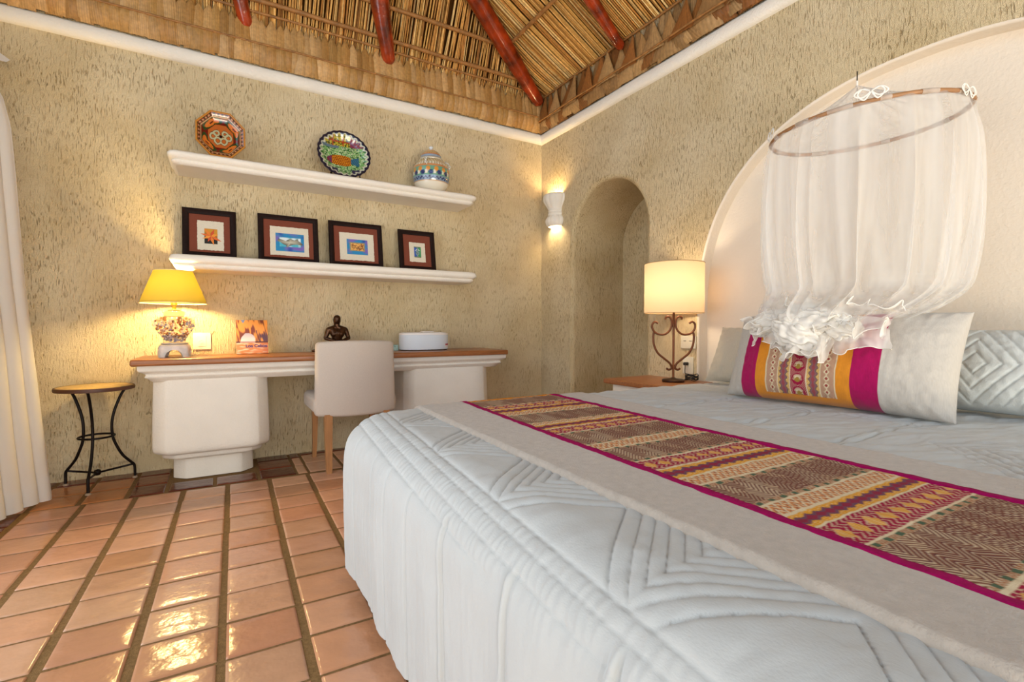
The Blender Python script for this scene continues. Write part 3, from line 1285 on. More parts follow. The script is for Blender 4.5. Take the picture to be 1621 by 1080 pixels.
# ------------------------------------------------------------------ mosquito net
def build_net():
    cx, cy, hz, R = -.355, -2.92, 1.785, .34
    nx_, ny_ = -.075, .016
    hoopz = lambda x, y: hz - nx_ * (x - cx) - ny_ * (y - cy)
    net = thing('bed_canopy', 'sheer white mosquito net on a cane hoop, knotted up above the striped cushion', 'mosquito net', (cx, cy, .9))
    apex = Vector((-.355, -2.895, 1.972))
    cane = mat('cane_hoop', '#a8794e', 0.55, var=0.25, vscale=30)
    pts = [(cx + R * math.cos(a), cy + R * math.sin(a), hoopz(cx + R * math.cos(a), cy + R * math.sin(a))) for a in [2 * PI * i / 72 for i in range(72)]]
    MB().tube(pts, .0085, seg=8, closed=True).build('hoop', cane, net, angle=180)
    sheer = thin('sheer_net', '#f6f4f0', .31, transl=.34)
    gath = thin('gathered_net', '#f7f3ec', .72, transl=.35)
    dense = thin('bunched_net', '#f4efe6', 1.0, transl=.22)
    white = thin('net_hem', '#fbf8f2', 1.0, transl=.3)
    # skirt
    prof = [(hz - .01, .343), (hz - .05, .352), (1.66, .366), (1.5, .372), (1.35, .368), (1.2, .352), (1.1, .330), (1.04, .300), (1.00, .262), (.975, .22), (.962, .17), (.955, .10)]
    n = 900
    P = []
    kn = Vector((-.60, -2.92, .965))
    fprof = [(p.z, p.x) for p in spline([(r, 0, z) for z, r in prof], 4)]
    for i in range(n):
        a = 2 * PI * i / n
        row = []
        for z, r in fprof:
            k = max(0, (hz - z) / (hz - .955))
            amp = .003 + .015 * min(1, k * 1.6) + .008 * k
            f1 = a * 15 + 1.3 * math.sin(a * 3) + .5 * k * math.sin(a * 2 + 1)
            f2 = a * 34 + 2.0 * math.sin(a * 4 + 1)
            rr = r + amp * (math.sin(f1) + .45 * math.sin(f2))
            aa = a + (.055 * math.cos(f1) + .020 * math.cos(f2)) * (.25 + .75 * min(1, k * 1.6))
            g = smoothstep(.80, 1.0, k)
            x = cx + rr * math.cos(aa) * (1 - .06 * k)
            y = cy + rr * math.sin(aa)
            x = x + (kn.x - cx) * g * .9
            zz = z
            if z > hz - .02: zz = hoopz(x, y) - .004
            if x > .05: x = .05 - .0006 * (i % 3)
            row.append((x, y, zz))
        P.append(row)
    MB().grid(P, cu=True).build('net_skirt', sheer, net, angle=180)
    # cone from the apex to the hoop
    P = []
    for i in range(96):
        a = 2 * PI * i / 96
        row = []
        for k in range(9):
            u = k / 8
            p = apex.lerp(Vector((cx + R * math.cos(a), cy + R * math.sin(a), hoopz(cx + R * math.cos(a), cy + R * math.sin(a)) + .008)), u)
            p.z -= .035 * math.sin(PI * u) * (1 - .5 * math.cos(a * 8) ** 8)
            row.append(p)
        P.append(row)
    MB().grid(P, cu=True).build('net_top', sheer, net, angle=180)
    t = MB()
    for a in (math.radians(100), math.radians(-68), math.radians(200), math.radians(20)):
        q = []
        for k in range(9):
            u = k / 8
            e = Vector((cx + R * math.cos(a), cy + R * math.sin(a), hoopz(cx + R * math.cos(a), cy + R * math.sin(a))))
            p = apex.lerp(e, u)
            p.z -= .03 * math.sin(PI * u)
            q.append(p)
        t.tube(q, .0014, seg=5)
    t.build('net_seam', thin('net_seam_tape', '#e9dfd2', 1.0, transl=.2), net, angle=180)
    # cloth bands folded over the hoop, small bows
    wrapm = thin('hoop_wrap_cloth', '#e9dfd2', .8)
    for i, a in enumerate([.15, .55, .95, 1.3, 1.75, 2.1, 2.5, 2.95, 3.35, 3.75, 4.15, 4.6, 5.0, 5.35, 5.75, 6.05]):
        w_ = .10 + .07 * (i % 3)
        for k in range(4):
            pass
        q = []
        for k in range(7):
            aa = a + w_ * (k / 6 - .5)
            q.append((cx + R * math.cos(aa), cy + R * math.sin(aa), hoopz(cx + R * math.cos(aa), cy + R * math.sin(aa))))
        MB().tube(q, .0105, seg=8, caps=False).build('hoop_wrap', wrapm, net, angle=180)
    for a in (3.62, 2.35, 4.62):
        t = MB()
        bc = Vector((cx + (R + .012) * math.cos(a), cy + (R + .012) * math.sin(a), hoopz(cx, cy) + .01))
        tg = Vector((-math.sin(a), math.cos(a), 0))
        for s_ in (-1, 1):
            for r_, ln in ((.028, .04), (.018, .05)):
                q = spline([bc, bc + tg * s_ * ln * .6 + Vector((0, 0, .012)), bc + tg * s_ * ln + Vector((0, 0, -.006)), bc + tg * s_ * ln * .5 + Vector((0, 0, -r_)), bc], 5)
                t.tube(q, .0028, seg=6, flat=.5)
        t.build('ribbon_bow', white, net, angle=180)
    # hook
    MB().tube([(apex.x, apex.y, 1.985), (apex.x, apex.y, 2.03)], .0022, seg=6).build('hook', M['iron'], net)
    MB().tube([apex - Vector((0, 0, .005)), apex + Vector((0, 0, .018))], .004, seg=6).build('net_loop', white, net)
    MB().tube([(apex.x, apex.y, 2.03), (apex.x, apex.y, 3.16)], .0004, seg=5).build('nylon_line', thin('nylon', '#cfc2a0', .5), net)

    # knotted bunch: ruffled ribbons of net in front of the cushion
    rng = random.Random(5)
    t = MB()
    e = MB()

    def ruffle(path, width_dir, w0, waves, amp, nseg=70, nv=8, hem=True, seed=0):
        pts = spline([(p[0] - .09, p[1], p[2] - .01) for p in path], max(3, nseg // (len(path) - 1)))
        m = len(pts)
        P = []
        edge = []
        for i, p in enumerate(pts):
            u = i / (m - 1)
            a = waves * 2 * PI * u + seed
            tg = (pts[min(i + 1, m - 1)] - pts[max(i - 1, 0)]).normalized()
            wd = Vector(width_dir).normalized()
            nn = tg.cross(wd)
            if nn.length < .1: nn = Vector((0, 0, 1))
            nn.normalize()
            row = []
            for k in range(nv):
                v = k / (nv - 1)
                env = v ** .8
                q = p + wd * w0 * v * (1 + .25 * math.sin(a * .7 + 1)) + nn * amp * env * (math.sin(a) + .45 * math.sin(a * 2.3 + seed)) + tg * amp * .7 * env * math.cos(a * 1.1)
                q += Vector((nz3(u * 6 + seed, v * 3, 1), nz3(u * 6 + seed, v * 3, 5), nz3(u * 6 + seed, v * 3, 9))) * .012
                row.append(q)
            P.append(row)
            edge.append(row[-1])
        t.grid(P)
        if hem: e.tube(edge, .0019, seg=5)
    X = -.66
    # side roll (left), central puffs, right trailing folds : (y decreases to the right of the picture)
    X = X
    ruffle([(-.58, -2.70, .985), (-.60, -2.74, 1.005), (-.62, -2.80, .995), (-.60, -2.86, .965)], (-.35, .35, -.75), .10, 2.0, .022, seed=1)
    ruffle([(-.60, -2.66, .965), (-.63, -2.70, .935), (-.64, -2.76, .92), (-.62, -2.84, .93)], (-.6, .1, .35), .055, 3.0, .018, seed=2)
    ruffle([(-.56, -2.80, 1.02), (-.60, -2.86, 1.015), (-.60, -2.93, 1.01), (-.58, -3.0, 1.02)], (-.6, 0.05, -.5), .10, 3.0, .024, seed=3)
    ruffle([(-.60, -2.80, .96), (-.63, -2.87, .95), (-.64, -2.94, .95), (-.62, -3.02, .955)], (-.55, .05, -.75), .125, 2.6, .026, seed=4)
    ruffle([(-.62, -2.78, .93), (-.66, -2.83, .885), (-.67, -2.90, .865), (-.65, -2.97, .90), (-.62, -3.0, .94)], (-.55, .15, -.25), .045, 3.5, .014, seed=5)
    ruffle([(-.56, -2.96, 1.01), (-.60, -3.02, 1.0), (-.61, -3.09, .995), (-.58, -3.17, .985)], (-.55, -.1, -.35), .09, 3.2, .024, seed=6)
    ruffle([(-.54, -2.92, 1.035), (-.57, -3.0, 1.035), (-.58, -3.08, 1.02), (-.55, -3.20, 1.0)], (-.5, -.2, .25), .05, 4.0, .018, seed=7)
    ruffle([(-.61, -2.98, .95), (-.63, -3.04, .94), (-.64, -3.10, .94), (-.60, -3.16, .95)], (-.35, -.12, -.85), .075, 1.5, .014, seed=8)
    ruffle([(-.55, -2.72, 1.0), (-.57, -2.80, 1.03), (-.56, -2.88, 1.035), (-.55, -2.96, 1.03)], (-.5, .1, .15), .05, 3.4, .02, seed=9)
    t.build('knotted_net', gath, net, angle=180)
    e.build('net_hem', white, net, angle=180)
    # bunched balls and rolls of net that make up the knot
    def bunch(c, ax, R3, seed, stripes, amp):
        t = MB()
        c = Vector(c) - Vector((.045, 0, 0))
        R3 = [q * 1.22 for q in R3]
        ax = Vector(ax).normalized()
        up = (Vector((0, 0, 1)) - ax * ax.z).normalized()
        sd = ax.cross(up)
        P = []
        for i in range(65):
            ph = PI * i / 64
            row = []
            for k in range(120):
                th = 2 * PI * k / 120
                d = (math.cos(ph), math.sin(ph) * math.cos(th), math.sin(ph) * math.sin(th))
                warp = 1.3 * nz3(d[0] * 1.6 + seed, d[1] * 1.6, d[2] * 1.6)
                rid = abs(math.sin(th * stripes / 2 + 3.2 * warp + d[0] * 2.5)) ** .6
                cr = nz3(d[0] * 3 + seed, d[1] * 3, d[2] * 3)
                k_ = 1 + amp * (rid - .5) * min(1, 2.5 * math.sin(ph)) + .22 * cr
                row.append(c + (ax * d[0] * R3[0] + up * d[1] * R3[1] + sd * d[2] * R3[2]) * k_)
            P.append(row)
        t.grid(P, cv=True)
        t.build('net_bundle', dense, net, angle=180)
    bunch((-.655, -2.745, .962), (.15, -1, .25), (.072, .040, .040), 1.3, 16, .16)
    bunch((-.705, -2.885, .915), (.1, -.7, -.55), (.078, .052, .045), 2.1, 10, .26)
    bunch((-.690, -2.930, .965), (0, -1, .1), (.075, .040, .040), 3.7, 9, .26)
    bunch((-.670, -3.010, .950), (0, -1, -.35), (.060, .040, .036), 5.2, 11, .24)
    bunch((-.640, -2.860, 1.000), (0, -1, .1), (.070, .030, .036), 7.2, 9, .22)
    # loose hem loops over the bunch
    rng2 = random.Random(21)
    e = MB()
    for (cy0, cz0, w_, h_, ph) in ((-2.86, .985, .07, .03, 0), (-2.93, .93, .06, .045, 1.5), (-2.99, .985, .06, .03, 3), (-2.83, .91, .05, .04, 4), (-3.05, .965, .05, .025, 5), (-2.90, .885, .05, .02, 2)):
        q = []
        for k in range(22):
            u = k / 21
            q.append((-.745 + .02 * math.sin(u * 9 + ph), cy0 + w_ * (.5 - u) + .016 * math.sin(u * 15 + ph), cz0 + h_ * math.sin(u * 7 + ph) * .5 + .010 * math.cos(u * 17 + ph)))
        e.tube(spline(q, 3), .0016, seg=5)
    e.build('net_hem', white, net, angle=180)


build_net()


# ------------------------------------------------------------------ desk
def build_desk():
    d = thing('desk', 'built-in white plaster desk with a long brown wooden top on two chunky piers', 'desk', (-1.9, -.25, 0))
    b = MB()
    b.rbox((-1.90, -.252, .7405), (2.47, .496, .039), .012, n=4, div=2)
    b.build('desk_top', M['wood'], d)
    # moulded apron: swept profile (offset, z)
    prof = [(0, .720), (.0, .694), (-.006, .686), (-.024, .676), (-.034, .668), (-.036, .662), (-.030, .654), (-.032, .648), (-.046, .640), (-.058, .626), (-.070, .618)]
    t = MB()
    X0, X1, Y = -3.105, -.668, -.462
    P = []
    for o_, z in prof:
        row = []
        # path: left side from wall to corner, front, right side
        pts = [(X0 - o_ * 1, -.003), (X0 - o_, Y - o_)]
        pts += [(X0 - o_ + (X1 + o_ - X0 + o_) * i / 40, Y - o_) for i in range(1, 40)]
        pts += [(X1 + o_, Y - o_), (X1 + o_, -.003)]
        for i, (x, y) in enumerate(pts):
            row.append((x, y, z + .0012 * nz3(x * 5, z * 9, 2)))
        P.append(row)
    t.grid(P, flip=False)
    n = len(P[-1])
    t.add([P[-1][0], P[-1][1], P[-1][-2], P[-1][-1]], [(0, 1, 2, 3)])
    t.build('apron_moulding', M['white'], d, angle=50)

    def pier(x0, x1, ch, lo):
        t = MB()
        Yf = -.405

        def ring(o_, z):
            a, b_ = x0 + o_, x1 - o_
            f = Yf + o_
            pts = [(a, 0), (a, f + ch * .4), (a + .004, f + ch * .35)]
            pts = [(a, -.003), (a, f + ch)]
            # rounded chamfer
            pts += [(a + .008, f + ch * .82), (a + ch * .82, f + .008), (a + ch, f)]
            k = 8
            pts += [(a + ch + (b_ - a - 2 * ch) * i / k, f) for i in range(1, k)]
            pts += [(b_ - ch, f), (b_ - ch * .82, f + .008), (b_ - .008, f + ch * .82), (b_, f + ch), (b_, -.003)]
            return [(x, y, z) for x, y in pts]
        zs = [(0, .63), (-.004, .5), (-.008, .35), (-.01, .22), (-.008, .195), (.0, .18), (.012, .172), (.03, .168), (.034, .163), (.034, .150), (.040, .138), (.055, .131), (.075, .128)]
        t.grid([ring(o_, z) for o_, z in zs])
        r = ring(.075, .128)
        t.add(r, [tuple(range(len(r)))])
        p = t.build('pier', M['white'], d, angle=60)
        f = MB()
        zs = [(.088, .13), (.086, .02), (.086, 0)]
        f.grid([ring(o_, z) for o_, z in zs])
        f.build('plinth', M['white'], p, angle=60)
    pier(-3.045, -2.43, .075, 0)
    pier(-1.50, -.785, .075, 0)


build_desk()


# ------------------------------------------------------------------ wall shelves
def shelf(z_under, label):
    H = .088 if z_under < 1.5 else .082
    prof = [(.275, 0), (.284, .003), (.294, .010), (.299, .017), (.300, .025), (.296, .029), (.303, .033), (.314, .041), (.321, .052), (.321, .064), (.313, H - .008), (.302, H - .002), (.285, H)]
    X0, X1 = -2.925, -.885
    t = MB()
    P = []
    for d_, h in prof:
        o_ = (.285 - d_) * .9
        xa, xb = X0 + o_, X1 - o_
        row = [(xa, 0, z_under + h)]
        rc = .04
        for k in range(7):
            a = PI / 2 * k / 6
            row.append((xa + rc - rc * math.cos(a), -(d_ - rc) - rc * math.sin(a), z_under + h))
        for i in range(1, 50):
            x = xa + rc + (xb - xa - 2 * rc) * i / 50
            row.append((x, -d_ + .0016 * nz3(x * 6, h * 20, z_under), z_under + h + .0012 * nz3(x * 4, 3, h * 20)))
        for k in range(6, -1, -1):
            a = PI / 2 * k / 6
            row.append((xb - rc + rc * math.cos(a), -(d_ - rc) - rc * math.sin(a), z_under + h))
        row.append((xb, 0, z_under + h))
        P.append(row)
    t.grid(P)
    n = len(P[0])
    t.add(P[0], [tuple(range(n))])
    t.add(P[-1], [tuple(range(n))[::-1]])
    o = t.build('wall_shelf', M['white'], angle=50, origin=(-1.9, 0, z_under))
    return tag(o, label, 'shelf')


shelf(1.952, 'upper white plaster wall shelf holding two plates and a lidded jar')
shelf(1.312, 'lower white plaster wall shelf holding four small framed pictures')
ZU, ZL = 1.952 + .082, 1.312 + .088


# ------------------------------------------------------------------ framed pictures
def build_frames():
    mf = mat('dark_brown_frame', '#22100a', 0.6, spec=0.15, var=0.5, vscale=60, stretch=(1, 1, 1), bump=0.0006, bscale=120)
    mm = mat('rust_mat_board', '#7a3c28', 0.9, var=0.15, vscale=200, bump=0.0003, bscale=500)
    mp = mat('deckled_cream_paper', '#d9d0bc', 0.95, var=0.06, vscale=90, bump=0.0004, bscale=300)
    ma = mat('printed_artwork', '#ffffff', 0.6, attr='Col')

    def art_leaf(u, v):
        c = mixc(lin('#1a1208'), lin('#c98a1c'), smoothstep(.35, .75, v + .25 * (u - .5)))
        return c

    def star(u, v, cx, cy, n, r0, r1, ph):
        a = math.atan2(v - cy, u - cx) + ph
        r = math.hypot(u - cx, v - cy)
        k = abs(((a / (2 * PI) * n) % 1) - .5) * 2
        return r < r0 + (r1 - r0) * (k ** 2.2)

    def art_blue(u, v, flip=0):
        n = .5 + .5 * nz3(u * 2.2, v * 2.2, flip + 2)
        c = mixc(lin('#1480b4'), lin('#7a5ab0'), smoothstep(.45, .8, n + (.2 if flip else 0) * (u + v - 1)))
        return mixc(c, lin('#1c49a0'), smoothstep(.6, .9, .5 + .5 * nz3(u * 3, v * 3, 9 + flip)))

    def frame(x0, x1, z0, z1, paper, art, kind, label, fw):
        W, H = x1 - x0, (z1 - z0) * 1.01
        lean = .055
        yb = -.135
        fr = thing('picture_frame', label, 'picture', ((x0 + x1) / 2, yb, ZL), 'small pictures in dark frames on the lower shelf')
        c0 = Vector(((x0 + x1) / 2, yb, ZL + .003))
        up = Vector((0, lean, H)).normalized()
        rt_ = Vector((1, 0, 0))
        nn = up.cross(rt_) * -1       # towards the viewer (-y)
        nn = Vector((0, -up.z, up.y))

        def pt(a, h, d):
            return c0 + rt_ * a + up * h + nn * d
        t = MB()
        F = fw
        prof = [(0, -.010), (0, .006), (.004, .012), (.014, .014), (F - .01, .010), (F, .004), (F, -.004)]
        P = []
        for o_, d_ in prof:
            P.append([pt(-W / 2 + o_, o_, d_), pt(W / 2 - o_, o_, d_), pt(W / 2 - o_, H - o_, d_), pt(-W / 2 + o_, H - o_, d_)])
        t.grid(P, cv=True, flip=False)
        t.add([pt(-W / 2, 0, -.010), pt(W / 2, 0, -.010), pt(W / 2, H, -.010), pt(-W / 2, H, -.010)], [(0, 1, 2, 3)])
        t.build('frame', mf, fr, angle=30)
        t = MB()
        e = F - .002
        t.add([pt(-W / 2 + e, e, 0), pt(W / 2 - e, e, 0), pt(W / 2 - e, H - e, 0), pt(-W / 2 + e, H - e, 0)], [(0, 1, 2, 3)])
        mo = t.build('mat_board', mm, fr, smooth=False)
        # paper with ragged edges
        pa, pb, pc, pd = paper       # fractions of outer size: left, right, bottom, top
        pts = []
        k = 26
        R_ = random.Random(int(x0 * 100))
        xl, xr, zl, zh = -W / 2 + pa * W, -W / 2 + pb * W, pc * H, pd * H
        for i in range(k): pts.append((xl + (xr - xl) * i / k, zl + R_.uniform(-.0018, .0018)))
        for i in range(k): pts.append((xr + R_.uniform(-.0012, .0012), zl + (zh - zl) * i / k))
        for i in range(k): pts.append((xr - (xr - xl) * i / k, zh + R_.uniform(-.0012, .0012)))
        for i in range(k): pts.append((xl + R_.uniform(-.0012, .0012), zh - (zh - zl) * i / k))
        t = MB()
        t.add([pt(a, h, .0025) for a, h in pts] + [pt(a, h, .0) for a, h in pts],
              [tuple(range(len(pts)))] + [(i, len(pts) + i, len(pts) + (i + 1) % len(pts), (i + 1) % len(pts)) for i in range(len(pts))])
        t.build('paper', mp, fr, smooth=False)
        aa, ab, ac, ad = art
        xl, xr, zl, zh = -W / 2 + aa * W, -W / 2 + ab * W, ac * H, ad * H
        n = 64
        P, C = [], []
        for i in range(n + 1):
            row, cr = [], []
            for j in range(n + 1):
                u, v = i / n, j / n
                row.append(pt(xl + (xr - xl) * u, zl + (zh - zl) * v, .0035))
                if kind == 'leaf': c = art_leaf(u, v)
                elif kind == 'dolphin':
                    c = art_blue(u, v)
                    if .14 < u < .88 and .26 < v < .78: c = mixc(lin('#d8e6ea'), lin('#4ab0c4'), smoothstep(-.1, .6, nz3(u * 5, v * 4, 1) + (1 - v) * .6))
                elif kind == 'glyph':
                    c = art_blue(u, v, 1)
                    if .13 < u < .86 and .22 < v < .80:
                        c = lin('#b7a06e') if (int(u * 60) + int(v * 40)) % 2 else lin('#5c6a5c')
                        if .19 < u < .80 and .28 < v < .74:
                            c = mixc(lin('#e0a858'), lin('#8a4a22'), smoothstep(-.1, .5, nz3(u * 9, v * 9, 4) + .5 * (u - .4)))
                            for gx, gy, gr in ((.32, .5, .11), (.50, .42, .08), (.66, .5, .12)):
                                r = math.hypot((u - gx) * 1.2, v - gy)
                                if gr - .035 < r < gr or r < .03: c = lin('#5a2c14')
                else:
                    c = mixc(lin('#2a54a8'), lin('#2f8a54'), smoothstep(.35, .65, u))
                    if abs(v - .5) > .42: c = lin('#7a8a5a') if int(u * 12) % 2 else lin('#3a4a3a')
                    elif math.hypot((u - .5) * .8, v - .42) < .22 or abs(u - .5) < .1: c = lin('#8fa29a') if nz3(u * 14, v * 14, 2) > 0 else lin('#4a6a70')
                    elif v > .62 and abs(abs(u - .5) - (.82 - v) * 1.5) < .06: c = lin('#e9ece0')
                cr.append(c)
            P.append(row); C.append(cr)
        t = MB()
        t.grid(P, col=C)
        t.build('artwork', ma, fr, colors=True, smooth=False)
        if kind == 'leaf':
            t = MB()
            cxx, czz = (xl + xr) / 2, (zl + zh) / 2
            sz = (xr - xl) * .75
            for i, (a, ln) in enumerate([(2.9, 1.1), (2.2, 1.15), (1.2, .95), (.35, .8), (-.5, 1.25), (-1.3, 1.15), (-2.0, .8), (-2.75, .95)]):
                d_ = Vector((math.cos(a), math.sin(a)))
                s2 = Vector((-d_.y, d_.x))
                L_ = sz * ln
                c_ = [lin('#d8641c'), lin('#e07a24'), lin('#c8481c'), lin('#e8922c')][i % 4]
                q = [(0, 0), tuple(d_ * L_ * .4 + s2 * sz * .17), tuple(d_ * L_), tuple(d_ * L_ * .4 - s2 * sz * .17)]
                t.add([pt(cxx + x_, czz + y_, .0055 + .0004 * i) for x_, y_ in q], [(0, 1, 2, 3)], col=c_)
            t.build('orange_leaf', ma, fr, colors=True, smooth=False)
        if kind == 'dolphin':
            t = MB()
            cxx, czz = (xl + xr) / 2, (zl + zh) / 2
            w_ = (xr - xl)
            body = [(-.44, .07), (-.40, .13), (-.34, .09), (-.30, .02), (-.2, .02), (-.08, .10), (.02, .16), (.10, .11), (.20, .10), (.27, .17), (.30, .08), (.40, .02), (.46, -.06), (.38, -.08), (.25, -.06), (.10, -.08), (0, -.12), (-.06, -.16), (-.12, -.22), (-.14, -.12), (-.25, -.08), (-.35, 0), (-.42, .02)]
            bpts = [pt(cxx + x_ * w_, czz + y_ * w_, .006) for x_, y_ in body]
            cc = [mixc(lin('#8d8a7a'), lin('#3d4038'), .5 + .5 * math.sin(i * 1.7)) for i in range(len(body))]
            t.add(bpts + [pt(cxx, czz, .0085)], [(i, (i + 1) % len(body), len(body)) for i in range(len(body))], col=cc + [lin('#c9c4ae')])
            t.build('dolphin_figure', ma, fr, colors=True, smooth=False)
    frame(-2.898, -2.590, 1.400, 1.730, (.27, .76, .16, .76), (.40, .64, .29, .60), 'leaf', 'small framed picture of an orange starry leaf, leftmost on the lower shelf', .038)
    frame(-2.459, -2.063, 1.400, 1.742, (.19, .83, .15, .76), (.28, .75, .24, .62), 'dolphin', 'framed picture of a grey dolphin on blue and purple, on the lower shelf', .036)
    frame(-1.988, -1.588, 1.400, 1.745, (.19, .83, .15, .76), (.32, .71, .28, .62), 'glyph', 'framed picture of a gold carved panel on blue, on the lower shelf', .036)
    frame(-1.455, -1.148, 1.400, 1.733, (.28, .72, .22, .70), (.41, .60, .33, .60), 'green', 'smallest framed picture with a tiny green and blue motif, rightmost on the lower shelf', .038)


build_frames()


# ------------------------------------------------------------------ plates and jar
def build_ceramics():
    gl = mat('painted_glazed_ceramic', '#ffffff', 0.16, spec=0.6, attr='Col', coat=0.5)

    def plate(name, cx_, cz_, rx, rz, colf, shape, label, lean):
        yb = -.20
        H = 2 * rz
        up = Vector((0, lean, H)).normalized()
        nn = Vector((0, -up.z, up.y))
        c0 = Vector((cx_, yb, ZU + .004))
        t = MB()
        P, C = [], []
        nr, na = 60, 192
        for i in range(nr + 1):
            r = i / nr
            row, cr = [], []
            for j in range(na):
                a = 2 * PI * j / na
                k = shape(a)
                x, z = rx * r * k * math.cos(a), rz * r * k * math.sin(a)
                d = .004 if r < .58 else .004 + .030 * smoothstep(.58, .98, r)
                p = c0 + Vector((1, 0, 0)) * x + up * (rz + z) + nn * d
                row.append(p)
                cr.append(colf(r * math.cos(a), r * math.sin(a), r, a))
            P.append(row); C.append(cr)
        t.grid(P, cv=True, col=C, flip=True)
        P2 = [[p - nn * .007 for p in P[k]] for k in range(0, nr + 1, 6)]
        t.grid(P2, cv=True, col=[[lin('#9a5a30')] * na for _ in P2])
        t.grid([P[-1], P2[-1]], cv=True, col=[C[-1], C[-1]], flip=True)
        o = t.build(name, gl, colors=True, angle=180)
        return tag(o, label, 'plate')

    def octo(a):
        k = PI / 4
        aa = (a + PI / 8) % k - k / 2
        return math.cos(k / 2) / math.cos(aa) * 1.04

    def c_octo(x, y, r, a):
        c = lin('#b5652a')
        if r > .93: return lin('#c08038')
        if r > .80:
            ph = (a * 34 / (2 * PI)) % 1
            q = math.hypot((ph - .5) * 1.0, (r - .865) / .07 * .5)
            if q < .22: return lin('#c4a070')
            if q < .42: return lin('#8a2a1c')
            return lin('#26401f')
        if r > .775: return lin('#caa070')
        if r > .52:
            ph = (a * 4 / (2 * PI) + .12) % 1
            q = math.hypot((ph - .5) * 2.6, (r - .65) / .12)
            if q < .25: return lin('#5a2010')
            if q < .85: return lin('#d07028')
            if q < 1.2: return lin('#2c4420')
            return mixc(lin('#7c1f14'), lin('#5c1a12'), .5 + .5 * nz3(x * 9, y * 9, 1))
        if r > .50: return lin('#4a2412')
        # scroll work in the middle
        q1 = abs(math.hypot(abs(x) - .17, y - .12) - .10)
        q2 = abs(math.hypot(abs(x) - .12, y + .20) - .13)
        q3 = abs(math.hypot(abs(x) - .30, y + .02) - .12)
        if math.hypot(x, y + .01) < .06: return lin('#1c140e')
        if min(q1, q2, q3) < .034: return lin('#b9b28a')
        if min(q1, q2, q3) < .05: return lin('#3a3020')
        return lin('#b8602a')

    plate('octagonal_plate', -2.672, 0, .146, .168, c_octo, octo, 'octagonal orange and dark red painted plate standing at the left of the upper shelf', .075)

    def c_fish(x, y, r, a):
        if r > .93: return lin('#141a30')
        ph = math.sin(a * 26)
        if r > .84 + .05 * ph: return lin('#1c2340') if r > .90 + .03 * ph else lin('#c9c8b0')
        X, Y = x * 1.15, y * 1.05
        # body fish
        if ((X + .12) / .62) ** 2 + ((Y + .24) / .24) ** 2 < 1 and X < .30:
            if X < -.52: return lin('#8a2c20') if (int(X * 30) + int(Y * 30)) % 2 else lin('#22306a')
            u, v = X / .085, Y / .075
            s_ = math.hypot(((u + .5 * (int(math.floor(v)) % 2)) % 1) - .5, (v % 1) - .5)
            return lin('#d89020') if s_ < .36 else lin('#7a2a12')
        if .30 <= X < .66 and abs(Y + .22) < .10 + .10 * (X - .3) / .3: return mixc(lin('#2f6f8a'), lin('#1c4a66'), .5 + .5 * math.sin(X * 60 + Y * 40))
        if Y > .42:
            if X > .30: return lin('#28356a') if (int(X * 20) + int(Y * 24)) % 2 else lin('#9a3022')
            if abs(math.sin(X * 7)) < .2 or abs(Y - .62) < .03: return lin('#a03c20')
            return lin('#b8a838') if nz3(X * 14, Y * 14, 2) > -.05 else lin('#3c4a20')
        if Y > .30 and X < -.2: return lin('#5a7080')
        n_ = nz3(X * 9 + Y * 5, Y * 13, 4)
        if Y < -.62 and abs(X) > .3: return lin('#1f2c50')
        return lin('#6fa45c') if n_ > .08 else (lin('#2f6a34') if n_ < -.12 else lin('#b9c8a0'))

    plate('oval_plate', -1.888, 0, .190, .182, c_fish, lambda a: 1 + .012 * math.cos(a * 26), 'oval scalloped green plate with an orange fish, in the middle of the upper shelf', .075)
    # little dark stand feet of the oval plate
    st = MB()
    for dx in (-.10, .10):
        st.tube(spline([(-1.888 + dx, -.245, ZU + .005), (-1.888 + dx, -.235, ZU + .028), (-1.888 + dx, -.200, ZU + .008), (-1.888 + dx, -.10, ZU + .006), (-1.888 + dx * .6, -.085, ZU + .12)], 6), .004, seg=6)
    st.tube([(-1.988, -.10, ZU + .006), (-1.788, -.10, ZU + .006)], .004, seg=6)
    o = st.build('plate_stand', M['iron'])
    tag(o, 'small dark wire stand holding the oval fish plate on the upper shelf', 'plate stand')

    # lidded jar
    c = (-1.2, -.165)
    jar = thing('lidded_jar', 'round painted lidded jar with blue and green bands, right end of upper shelf', 'jar', (c[0], c[1], ZU))
    prof = [(.0, .002), (.075, .003), (.092, .010), (.118, .030), (.136, .058), (.146, .09), (.149, .12), (.146, .15), (.136, .18), (.118, .208), (.098, .226), (.086, .232)]
    cols = []

    def jc(z, a):
        z = z / 1.14
        if z < .060: return lin('#e4ddcc')
        if z < .068: return lin('#c9a070')
        if z < .096: return lin('#7a90a8') if abs(z - .082 - .006 * math.sin(a * 30)) > .004 else lin('#1d2a5c')
        if z < .165:
            ph = (a * 14 / (2 * PI)) % 1
            if math.hypot((ph - .3) * 1.6, (z - .142) / .05) < .36: return lin('#d8903c')
            if math.hypot((ph - .65) * 1.3, (z - .118) / .05) < .34: return lin('#26346a')
            if math.hypot((ph - .05) * 1.3, (z - .120) / .05) < .30: return lin('#e9e2cf')
            return lin('#6aa088')
        if z < .178: return lin('#c98a58')
        if z < .195: return lin('#e0d8c4') if int(a * 12) % 2 else lin('#b0a484')
        return lin('#cdbd98') if int(a * 14 + z * 90) % 3 else lin('#a88c5c')

    def fine(prof, k):
        q = spline([(r, 0, z) for r, z in prof], k)
        return [(max(0, p.x), p.z) for p in q]
    prof = [(r, h * 1.14) for r, h in prof]
    fp = fine(prof, 6)
    na = 140
    t = MB()
    P = [[(c[0] + r * math.cos(2 * PI * j / na), c[1] + r * math.sin(2 * PI * j / na), ZU + z) for j in range(na)] for r, z in fp]
